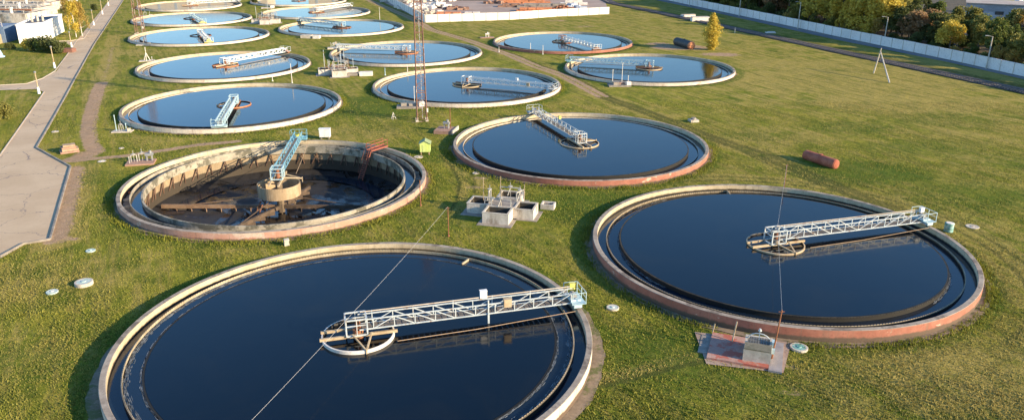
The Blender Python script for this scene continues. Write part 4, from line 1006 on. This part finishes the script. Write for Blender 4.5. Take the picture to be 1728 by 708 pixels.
# trees beyond the boundary wall
W0,W1=bw_[0],bw_[-1]; wd=(W1-W0).normalized(); wnm=Vector((-wd.y,wd.x,0))
if wnm.x<0: wnm=-wnm
def P_u(x,y,z=0.):
    z=z-HC; d=y*cp-z*sp; u_=y*sp+z*cp; a=x/d; b=u_/d; return 864+F*(a*cr_-b*sr_),CY-F*(a*sr_+b*cr_)
CW={'dark':'dark green','green':'mid green','olive':'olive green','yellow':'golden yellow','ochre':'ochre','brown':'reddish brown'}
LU=[(1163,'farthest lamp'),(1247,'second farthest lamp'),(1346,'lamp at the golden trees'),(1491,'middle lamp'),(1664,'rightmost lamp')]
rt_=random.Random(21); seen={}
WALLP=[(bw_[0])]
def wall_pt(t):  # point on the wall polyline at distance t
    for a,b in zip(bw_[:-1],bw_[1:]):
        L=(b-a).length
        if t<=L: return a.lerp(b,t/L),(b-a).normalized()
        t-=L
    return bw_[-1],(bw_[-1]-bw_[-2]).normalized()
LW=sum((b-a).length for a,b in zip(bw_[:-1],bw_[1:]))
rows=[(5.2,4.6,'front'),(9.,5.6,'second'),(14.5,6.2,'third'),(20.,7.2,'fourth'),(28,7.5,'fifth'),(38,8.5,'back'),(50,10,'hindmost')]
RN={'front':'right behind the white boundary wall','second':'in the second row behind the wall','third':'in the third row behind the wall','fourth':'in the fourth row behind the wall','fifth':'in the fifth row behind the wall','back':'far behind the wall','hindmost':'in the hindmost row of the thicket'}
for dist,sp_,rn in rows:
    t=rt_.uniform(0,3)
    while t<LW+ (dist*.6):
        p,dw=wall_pt(min(t,LW)); 
        if t>LW: p=p+dw*(t-LW)
        nn=Vector((-dw.y,dw.x,0)); nn=nn if nn.x>0 else -nn
        q=p+nn*(dist+rt_.uniform(-1.2,1.8)); q.z=Hh(q.x,q.y); t+=sp_*rt_.uniform(.75,1.3)
        u,v=P_u(q.x,q.y,0); 
        if u>1980 or q.y<120: continue
        if v<-75: continue
        # grey building stands in a clearing
        bu=q-G(1650,34)
        lu=u+ (0 if rn in('front','second') else -8)
        if lu<1290: ch=[('dark',5),('green',3),('olive',3),('brown',1)]
        elif lu<1345: ch=[('ochre',3),('olive',2),('dark',2),('brown',2)]
        elif lu<1505: ch=[('yellow',8),('ochre',2.5),('olive',1.5),('brown',1)] if rn!='front' else [('ochre',3),('olive',3),('yellow',3),('brown',3),('green',1)]
        elif lu<1560: ch=[('dark',5),('green',1),('brown',1)]
        else: ch=[('olive',5),('green',4),('dark',1.5),('ochre',1.3),('yellow',.7),('brown',.2)]
        cn=rt_.choices([c for c,_ in ch],[w_ for _,w_ in ch])[0]
        if rn=='front': kk=rt_.choices('nbt',[2,4,1])[0]; h={'n':5.6,'b':3.4,'t':7}[kk]
        else: kk=rt_.choices('ntb',[5,2.4,1.6])[0]; h={'n':10.5,'b':5.5,'t':12}[kk]
        if 1330<lu<1505 and rn!='front': h*=1.35
        if lu<1330: h*=1.35
        if lu>1560: h*=.92
        if 1590<u<1760 and v<62 and q.y>150: h*=.62
        if abs(bu.x-14)<26 and -6<bu.y<34 and dist>20: continue
        h*=rt_.uniform(.82,1.2)
        near=min(LU,key=lambda z_:abs(z_[0]-u)); side='level with' if abs(near[0]-u)<18 else ('left of' if u<near[0] else 'right of')
        kn={'n':'spreading tree','t':'slender tree','b':'bush'}[kk]
        lab=f"{CW[cn]} {kn} {RN[rn]}, {side} the {near[1]}"
        if len(lab.split())>16: lab=f"{CW[cn]} {kn} {RN[rn]}, near the {near[1]}"
        if len(lab.split())>16: lab=f"{CW[cn]} {kn} {'behind' if rn=='front' else rn+' row behind'} the wall, near the {near[1]}"
        pr,s_=(dec[rt_.randrange(5)],h/11) if kk=='n' else (tall[rt_.randrange(3)],h/13) if kk=='t' else (bush[rt_.randrange(3)],h/3.2*.85)
        f_=rt_.uniform(.95,1.2)
        place_tree('bush' if kk=='b' else 'deciduous_tree',pr,LF[cn],m_bark,q,rt_.uniform(0,6),(s_*f_,s_*f_,s_),lab,'bush' if kk=='b' else 'tree','autumn trees and bushes beyond the boundary wall')
wf=[p+wnm*.5 for p in bw_]+[bw_[-1]+wnm*130,bw_[0]+wnm*130+Vector((0,60,0))]
sheet('wood_floor',wf,weathered('leaf_litter',(.07,.055,.03),(.12,.09,.05),.3,2.5,third=(.05,.07,.02),bump=.8,bd=.2),.05,12)['label']='dark leaf litter and undergrowth beneath the thicket'
# left side birches and bushes
for u,v,h,lab in ((118,50,10,'yellow drooping birch nearest the white building'),(129,63,11,'yellow birch with white trunk beside the short path'),(139,61,10.5,'yellow birch closest to the road')):
    place_tree('birch_tree',birch[int(u)%2],LF['ochre' if u!=129 else 'yellow'],m_birch,G(u,v),u,(h/11,)*3,lab,'tree','yellow birches near the white building')
for u,v,h,cn,lab in ((48,85,3.4,'yellow','bright yellow bush in front of the white building'),(62,85,3.8,'dark','dark green bush right of the yellow bush'),(74,87,4.2,'green','green bush in the middle of the white facade'),(86,88,4.6,'dark','tall dark bush at the corner of the white building'),(97,90,3.6,'dark','low dark bush right of the corner bush'),(108,86,2.8,'green','small shrub beside the brown planter'),(3,200,3.2,'olive','pale olive bush at the left edge beside the road'),(18,84,2.2,'dark','small bush left of the yellow bush'),(160,17,2.5,'dark','low dark bush behind the birches'),(1430-1000,5,2.5,'dark','dark shrub beside the farthest middle chamber')):
    place_tree('bush',bush[int(u)%3],LF[cn],m_bark,G(u,v),u,(h/3.2,)*3,lab,'bush','shrubs around the white building' if v<100 and u<120 else None)
# birches beyond the top edge, mirrored in the far water
# ------------------------------------------------------------------ white building and basins at top left
BC=G(78,70); BL=G(33,74); BR=G(109,53)
o=empty('white_building',BC,0,'white flat roofed service building with dark bushes at its foot, top left','building')
hB=zat(40,BC)-BC.z
a=BL-BC; b=BR-BC; d_=a+b
pts=[(0,0),(b.x,b.y),(d_.x,d_.y),(a.x,a.y)]
MB().prism(pts,-.3,hB-.45).build('wall',m_white2,o)
MB().prism([(p[0]*.97+d_.x*.015,p[1]*.97+d_.y*.015) for p in pts],hB-.449,hB-.40).build('roof',weathered('dark_roof',(.09,.10,.12),(.14,.15,.17),.3,3),o)  # dark blue-grey roof sheet inside the parapet
mb=MB()
for p,q in zip(pts,pts[1:]+pts[:1]): mb.bar((p[0],p[1],hB-.2),(q[0],q[1],hB-.2),.35,.55)
mb.build('parapet',m_white2,o)
for t,s_ in ((.3,.9),(.5,1.2),(.72,.8)):
    MB().cone((a.x*t+b.x*.4,a.y*t+b.y*.4,hB-.4),(a.x*t+b.x*.4,a.y*t+b.y*.4,hB+s_),.35,.3,12).cone((a.x*t+b.x*.4,a.y*t+b.y*.4,hB+s_),(a.x*t+b.x*.4,a.y*t+b.y*.4,hB+s_+.2),.5,.2,12).build('vent',m_conc,o)
for t in (.25,.6):
    q=b*t; MB().bar((q.x+.05,q.y-.1,hB*.35),(q.x+.05,q.y-.1,hB*.62),.12,.02).build('window',m_dark,o)
# second wing behind with parapet
g=G(104,13); o=empty('flat_annex',g,0,'low annex with rusty roof behind the white building','building')
e=(BR-BC)*1.3; f_=(BL-BC)*.95
MB().prism([(0,0),(e.x,e.y),(e.x+f_.x,e.y+f_.y),(f_.x,f_.y)],-.3,2.4).build('wall',m_bluegrey:=weathered('blue_grey_wall',(.42,.48,.55),(.5,.55,.6),.4,3),o)
MB().prism([(0.03*f_.x+.3,.5),(e.x*.96,e.y*.96),(e.x*.96+f_.x*.95,e.y*.96+f_.y*.95),(f_.x*.95,f_.y*.95)],2.401,2.46).build('roof',m_rust,o)
# block at left edge, shade painted into its wall colour, and blue pipe
g=G(12,72); o=empty('pump_house',g,.1,'shade-tinted blue pump house with railing left of the white building','building')
MB().box(-7,4,2.2,14,9,4.6).build('wall',m_shade_blue:=weathered('shade_blue_wall',(.10,.16,.26),(.16,.22,.32),.5,3),o)
mb=MB(); 
for i in range(8): mb.bar((-12+i*1.7,-.6,4.5),(-12+i*1.7,-.6,5.6),.08)
mb.bar((-12,-.6,5.6),(0,-.6,5.6),.08).bar((-12,-.6,5.05),(0,-.6,5.05),.06); mb.build('railing',m_white,o)
MB().box(-3.5,-1.5,1.2,5,2.4,2.6).build('porch',m_tan,o)
g=G(3,97); o=empty('blue_pipe_bend',g,0,'large pale blue pipe bend rising from the grass at the left edge','pipe')
pts=[(-6,0,2.6)]+[(-3.2+2.9*math.sin(t),0,-.1+2.9*math.cos(t)) for t in [i*math.pi/2/8 for i in range(9)]]
MB().tube([Vector(p) for p in pts],.75,16).build('pipe',m_bluep,o)
MB().cone((-.3,0,.1),(-.3,0,.35),1.05,1.05,18).build('flange',m_bluep,o)
MB().box(-3.4,0,.7,1.2,1.2,1.6).build('support',m_conc,o)
# brown planter
g=G(116,88); o=MB().box(0,0,.45,3.0,2.2,.9).box(0,0,.95,2.7,1.9,.1).build('brick_planter',m_brown:=weathered('brown_brick',(.20,.09,.06),(.28,.14,.10),1.5,7),loc=g); tag(o,'small brown brick box beside the road near the birches','planter')
# aeration basins: long parallel concrete channels behind the white building
org=G(60,40); e1=Vector((-1,.06,0)).normalized(); e2=Vector((-.38,.92,0)).normalized()
rowlab=['nearest','second','third','fourth','fifth','sixth','seventh']
for r in range(7):
    b0=org+e2*(r*17+2)+Vector((-3,0,0)); b0.z=Hh(b0.x,b0.y)
    o=empty('aeration_basin',b0,math.atan2(e1.y,e1.x),f'long raised aeration basin with pipes behind the white building, {rowlab[r]} row','aeration basin','long aeration basins at top left')
    L=95; Wd=14
    mb=MB(); mb.box(L/2,.2,1.4,L,.4,3.2).box(L/2,-Wd+.2,1.4,L,.4,3.2).box(.2,-Wd/2,1.4,.4,Wd-.8,3.2); mb.box(L/2,-Wd/2,1.35,L-.8,.5,3.1); mb.build('basin_wall',m_conc if r%2 else m_lime2,o)
    MB().box(L/2,-Wd/2,1.1,L-.5,Wd-.5,2.4).build('basin_water',m_wch,o)
    mb=MB()
    for i in range(24): mb.bar((i*4+.5,-Wd+.2,3.),(i*4+.5,-Wd+.2,4.1),.09)
    mb.bar((0,-Wd+.2,4.1),(L,-Wd+.2,4.1),.08).bar((0,-Wd+.2,3.55),(L,-Wd+.2,3.55),.06)
    for i in range(24): mb.bar((i*4+.5,.2,3.),(i*4+.5,.2,4.1),.09)
    mb.bar((0,.2,4.1),(L,.2,4.1),.08); mb.build('railing',m_white,o)
    MB().tube([Vector((2,-Wd/2+.9,3.6)),Vector((L,-Wd/2+.9,3.6))],.35,10).build('air_pipe',[m_rust,m_galv,m_tan][r%3],o)
    mb=MB()
    for i in range(14): mb.box(3+i*6.5,-Wd/2-3.6,3.05,1.0,7,.18)
    mb.build('walkway',m_conc,o)
    for i in range(5): MB().cone((6+i*9,-1.5,3.),(6+i*9,-1.5,4.6),.5,.45,10).box(6+i*9,-1.5,4.8,.9,.9,.5).build('gate_drive',[m_white,m_grey,m_rust][i%3],o)
# ------------------------------------------------------------------ storage yard behind the fence
yard=[G(720,36.5),G(860,32),G(1028,22.5),G(1010,-30),G(560,-34)]
sheet('yard',yard,m_yard,.03,8)['label']='pinkish concrete storage yard behind the panel fence'
def pile(u,v,n,dims,label,m,cat='material pile',name='slab_pile',layers=3,rz=0.,jit=.2,part='slab'):
    o=empty(name,G(u,v),rz,label,cat); sx,sy,sz=dims
    k=0
    for l in range(layers):
        for i in range(max(1,n-l)):
            MB().box((i-(n-l-1)/2)*sx*1.05+random.uniform(-jit,jit),random.uniform(-jit,jit),sz/2+l*sz*1.03,sx,sy,sz,random.uniform(-.06,.06)).build(part,m,o); k+=1
    return o
pile(757,26,4,(2.7,3.2,.6),'low stack of orange brick pallets just inside the fence corner',m_orange,layers=2,name='brick_pile',part='pallet')
pile(797,22,2,(2.6,1.4,.4),'pale slabs right of the orange bricks at the fence corner',m_white,layers=1)
def rubble(u,v,n,rad,label,m,hh=1.6):
    o=empty('rubble_heap',G(u,v),0,label,'concrete heap')
    ms=MB()
    for i in range(n):
        a=random.uniform(0,6.28); q=rad*math.sqrt(random.random()); s=random.uniform(.6,1.7); z=hh*max(0,1-q/rad)*random.uniform(.2,1)
        ms.box(q*1.5*math.cos(a),q*math.sin(a),.3+z,s*random.uniform(.8,2.2),s,s*random.uniform(.4,1),random.uniform(0,3),random.uniform(.7,1))
    ms.build('blocks',m,o); return o
rubble(700,14,60,5.5,'heap of pale broken concrete blocks left in the storage yard',m_white)
rubble(735,13,55,4.5,'taller heap of white concrete rings and blocks beside the mast line',m_white,2.6)
rubble(720,22,40,4.,'rusty scrap and concrete mixed at the yard corner',m_conc,1.)
rubble(745,2,40,4.,'whitish concrete pieces at the top of the yard',m_white,2)
rubble(680,4,50,6.,'pale concrete debris at the far left of the yard',m_conc,1.8)
rubble(770,16,30,3.5,'brown scrap spread beside the orange brick pallets in the yard',m_scrap,.9)
rubble(838,6,24,3.,'small dark scrap heap in the middle of the yard',m_scrap,.8)
pile(862,12,3,(3.4,2.4,.7),'brown timber bundles behind the middle of the panel fence',m_scrap,layers=2,name='timber_pile',part='bundle')
pile(880,5,4,(6,7,.7),'broad orange brick stack in the far yard',m_orange,layers=4,name='brick_pile',part='pallet')
pile(915,-2,3,(7,6,.9),'second orange brick stack behind the broad one',m_orange,layers=3,name='brick_pile',part='pallet')
pile(905,19,5,(3.,3,.7),'long low row of orange pallets along the fence',m_orange,layers=2,name='brick_pile',part='pallet')
pile(920,13,4,(5.5,2.2,.8),'grey weathered timber stacks between brick rows',m_concd,layers=2,name='timber_pile',part='bundle')
pile(790,1,3,(5,2,.7),'dark timber bundles at the top of the yard',m_dark,layers=1,name='timber_pile',part='bundle')
rubble(948,17,45,2.8,'rusty scrap metal heap by the fence',m_rust,1.4)
rubble(966,13,20,2.2,'grey boulders beside the rusty scrap',m_bluegrey,1.5)
pile(968,8,3,(3.6,2.2,.9),'white concrete slabs stacked at the right end of the yard',m_white,layers=3)
pile(984,16,1,(3.,2.2,1.1),'grey white crate block at the right end of the yard',m_bluegrey,layers=1)
# white concrete boxes by the rail
for u,v,sx,sy,hz_,rz,lab in ((1161,29,5.2,1.6,.9,.25,'long low white slab box left of the rail crossing'),(1181,36,6.2,2.2,1.5,.1,'large white concrete box beside the railway track')):
    o=empty('concrete_box',G(u,v),rz,lab,'concrete box'); MB().box(0,0,hz_/2,sx,sy,hz_).build('body',m_white,o); MB().box(0,0,hz_+.04,sx+.1,sy+.1,.08).build('lid',m_conc,o)
o=MB().box(0,0,.15,3,1.5,.25).box(.3,.1,.36,2.2,1.,.14).build('slab_fragment',m_white,loc=G(1300,56)); tag(o,'white flat slab lying beside the track','slab')
# grey building beyond the trees at the right
g=G(1638,36); o=empty('concrete_building',g,R_(-28),'long grey concrete panel building among the trees at the top right','building')
MB().box(18,8,3.0,40,16,6.).build('wall',weathered('blue_grey_panels',(.24,.28,.32),(.32,.36,.40),.2,2,third=(.4,.45,.5),t3=(.5,.56),stretch=(.5,1,2)),o)
MB().box(18,8,6.15,41,17,.3).build('roof',m_yardr:=weathered('dusty_roof',(.36,.30,.26),(.46,.40,.34),.2,2),o)
for i in range(6): MB().box(2+i*6.2,-.05,3.2,2.6,.14,1.1).build('window',m_dark,o)
g=G(1722,24); o=MB().box(0,0,3.8,5,3,7.6).box(0,0,7.7,5.4,3.4,.2).build('roof_hut',m_white2,loc=g); tag(o,'small whitish hut among the trees at the top right edge','hut')
# pale buildings beyond the top edge, mirrored in the farthest tanks
for x,y,L,h_,lab in ((-150,398,64,10.5,'long pale building past the far tanks, seen only mirrored in their water'),(-82,402,34,9.5,'second pale building past the far tanks, seen only mirrored')):
    o=empty('works_building',(x,y,Hh(x,y)),.02,lab,'building')
    MB().box(0,0,h_/2,L,14,h_).build('wall',weathered('pale_facade',(.66,.56,.44),(.74,.65,.54),.1,1) if 'pale_facade' not in bpy.data.materials else bpy.data.materials['pale_facade'],o)
    MB().box(0,0,h_+.2,L+1,15,.4).build('roof',m_concd,o)
    for i in range(int(L/8)): MB().box(-L/2+4+i*8,-7.03,h_*.5,1.2,.1,h_*.75).build('window',m_bluegrey,o)
# ------------------------------------------------------------------ grass tufts
def tufts():
    N=420000; r=np.random.default_rng(5)
    y=44+ (r.random(N)**1.7)*110; half=(.66*y+14); x=(r.random(N)*2-1)*half
    ok=np.ones(N,bool)
    for k,(cx,cy) in TK.items(): ok&=np.hypot(x-cx,y-cy)>20.7
    # keep off roads and slabs
    def inpoly(P_):
        ins=np.zeros(N,bool); n=len(P_)
        for i in range(n):
            a,b=P_[i],P_[(i+1)%n]; cnd=((a[1]>y)!=(b[1]>y))&(x<(b[0]-a[0])*(y-a[1])/(b[1]-a[1]+1e-12)+a[0]); ins^=cnd
        return ins
    ok&=~inpoly(road); ok&=~inpoly(branch)
    sl=[A_-ex*.9-ey*.1,A_+ex*(Ls+1.2)-ey*.1,A_+ex*(Ls+1.2)+ey*(Ds+.3),A_-ex*.9+ey*(Ds+.3)]; ok&=~inpoly(sl)
    cc=A0+Vector((.1,1.7,0)); ok&=~((np.abs(x-cc[0])<4.9)&(np.abs(y-cc[1])<4.9))
    for u,v,rr in ((238,275,2.4),(752,222,2.3),(118,256,1.8),(718,259,1),(142,479,1),(88,492,.6),(1034,519,.7),(1348,587,.8),(925,350,1.2),(1641,382,.8),(153,423,.6)):
        g=G(u,v); ok&=np.hypot(x-g[0],y-g[1])>rr
    # thinner on bare soil
    xi=np.clip(np.searchsorted(xs,x),0,nx-1); yi=np.clip(np.searchsorted(ys,y),0,ny-1)
    D=dirt.reshape(ny,nx)[yi,xi]; Rr=rut.reshape(ny,nx)[yi,xi]; Dy=dry.reshape(ny,nx)[yi,xi]; ok&=(D<.35+.3*r.random(N))&(Rr<.5+.4*r.random(N))
    x,y,Dy=x[ok],y[ok],Dy[ok]; base_n=len(x)
    wx,wy=[],[]
    for k in (2,3,4,5,6):
        cx,cy=TK[k]; m_=16000 if k<5 else 5000; a=r.random(m_)*6.283; den=.35+.65*(np.sin(a*5+k)*np.sin(a*11+k*2)>.1); rr=20.35+np.abs(r.normal(size=m_))*.55
        o2=r.random(m_)<den; wx.append(cx+rr[o2]*np.cos(a[o2])); wy.append(cy+rr[o2]*np.sin(a[o2]))
    wx=np.concatenate(wx); wy=np.concatenate(wy); o3=np.ones(len(wx),bool)
    lx_=(wx-A_[0])*ex[0]+(wy-A_[1])*ex[1]; ly_=(wx-A_[0])*ey[0]+(wy-A_[1])*ey[1]; o3&=~((lx_>-1)&(lx_<Ls+1.3)&(ly_>-.2)&(ly_<Ds+1.2))
    for k,(cx,cy) in TK.items(): o3&=np.hypot(wx-cx,wy-cy)>20.2
    wx,wy=wx[o3],wy[o3]
    x=np.concatenate([x,wx]); y=np.concatenate([y,wy]); Dy=np.concatenate([Dy,np.zeros(len(wx))]); n=len(x); z=hgt(x,y)-.04
    a=r.random(n)*6.28; hgt_=.07+.15*r.random(n)**2; hgt_[base_n:]*=1.9; w_=.03+.06*r.random(n); lx,ly=r.normal(size=(2,n))*.07
    b0=np.stack([x-np.cos(a)*w_,y-np.sin(a)*w_,z],1); b1=np.stack([x+np.cos(a)*w_,y+np.sin(a)*w_,z],1); tp=np.stack([x+lx,y+ly,z+hgt_],1)
    q=np.stack([b0,b1,tp],1).reshape(-1,3); me=bpy.data.meshes.new('grass'); me.vertices.add(3*n); me.vertices.foreach_set('co',q.ravel())
    me.loops.add(3*n); me.loops.foreach_set('vertex_index',np.arange(3*n)); me.polygons.add(n); me.polygons.foreach_set('loop_start',np.arange(n)*3)
    me.update(calc_edges=True); me.validate()
    at=me.attributes.new('dry','FLOAT','POINT'); at.data.foreach_set('value',np.repeat(Dy,3).astype(np.float32))
    M=NT('grass_blades'); p=M.pos(); md=M.noise(p,.22,5,.65); vf=M.noise(p,7,2,.7)
    c=M.mix(M.ramp(md,.35,.65),(.125,.16,.013),(.25,.25,.028)); c=M.mix(M.math('MULTIPLY',M.ramp(vf,.5,.68),.6),c,(.31,.27,.055)); c=M.mix(M.math('MULTIPLY',M.attr('dry'),.8,True),c,(.42,.32,.12))
    M.done(c,.9); tr=M.n('ShaderNodeBsdfTranslucent'); M.l(c,tr.inputs[0]); mx=M.n('ShaderNodeMixShader'); mx.inputs[0].default_value=.3
    M.l(M.b.outputs[0],mx.inputs[1]); M.l(tr.outputs[0],mx.inputs[2]); M.l(mx.outputs[0],M.t.nodes['Material Output'].inputs[0])
    me.materials.append(M.m)
    o=bpy.data.objects.new('grass',me); C.objects.link(o); tag(o,'uneven green and straw coloured turf between the tanks','grass',kind='stuff')
tufts()
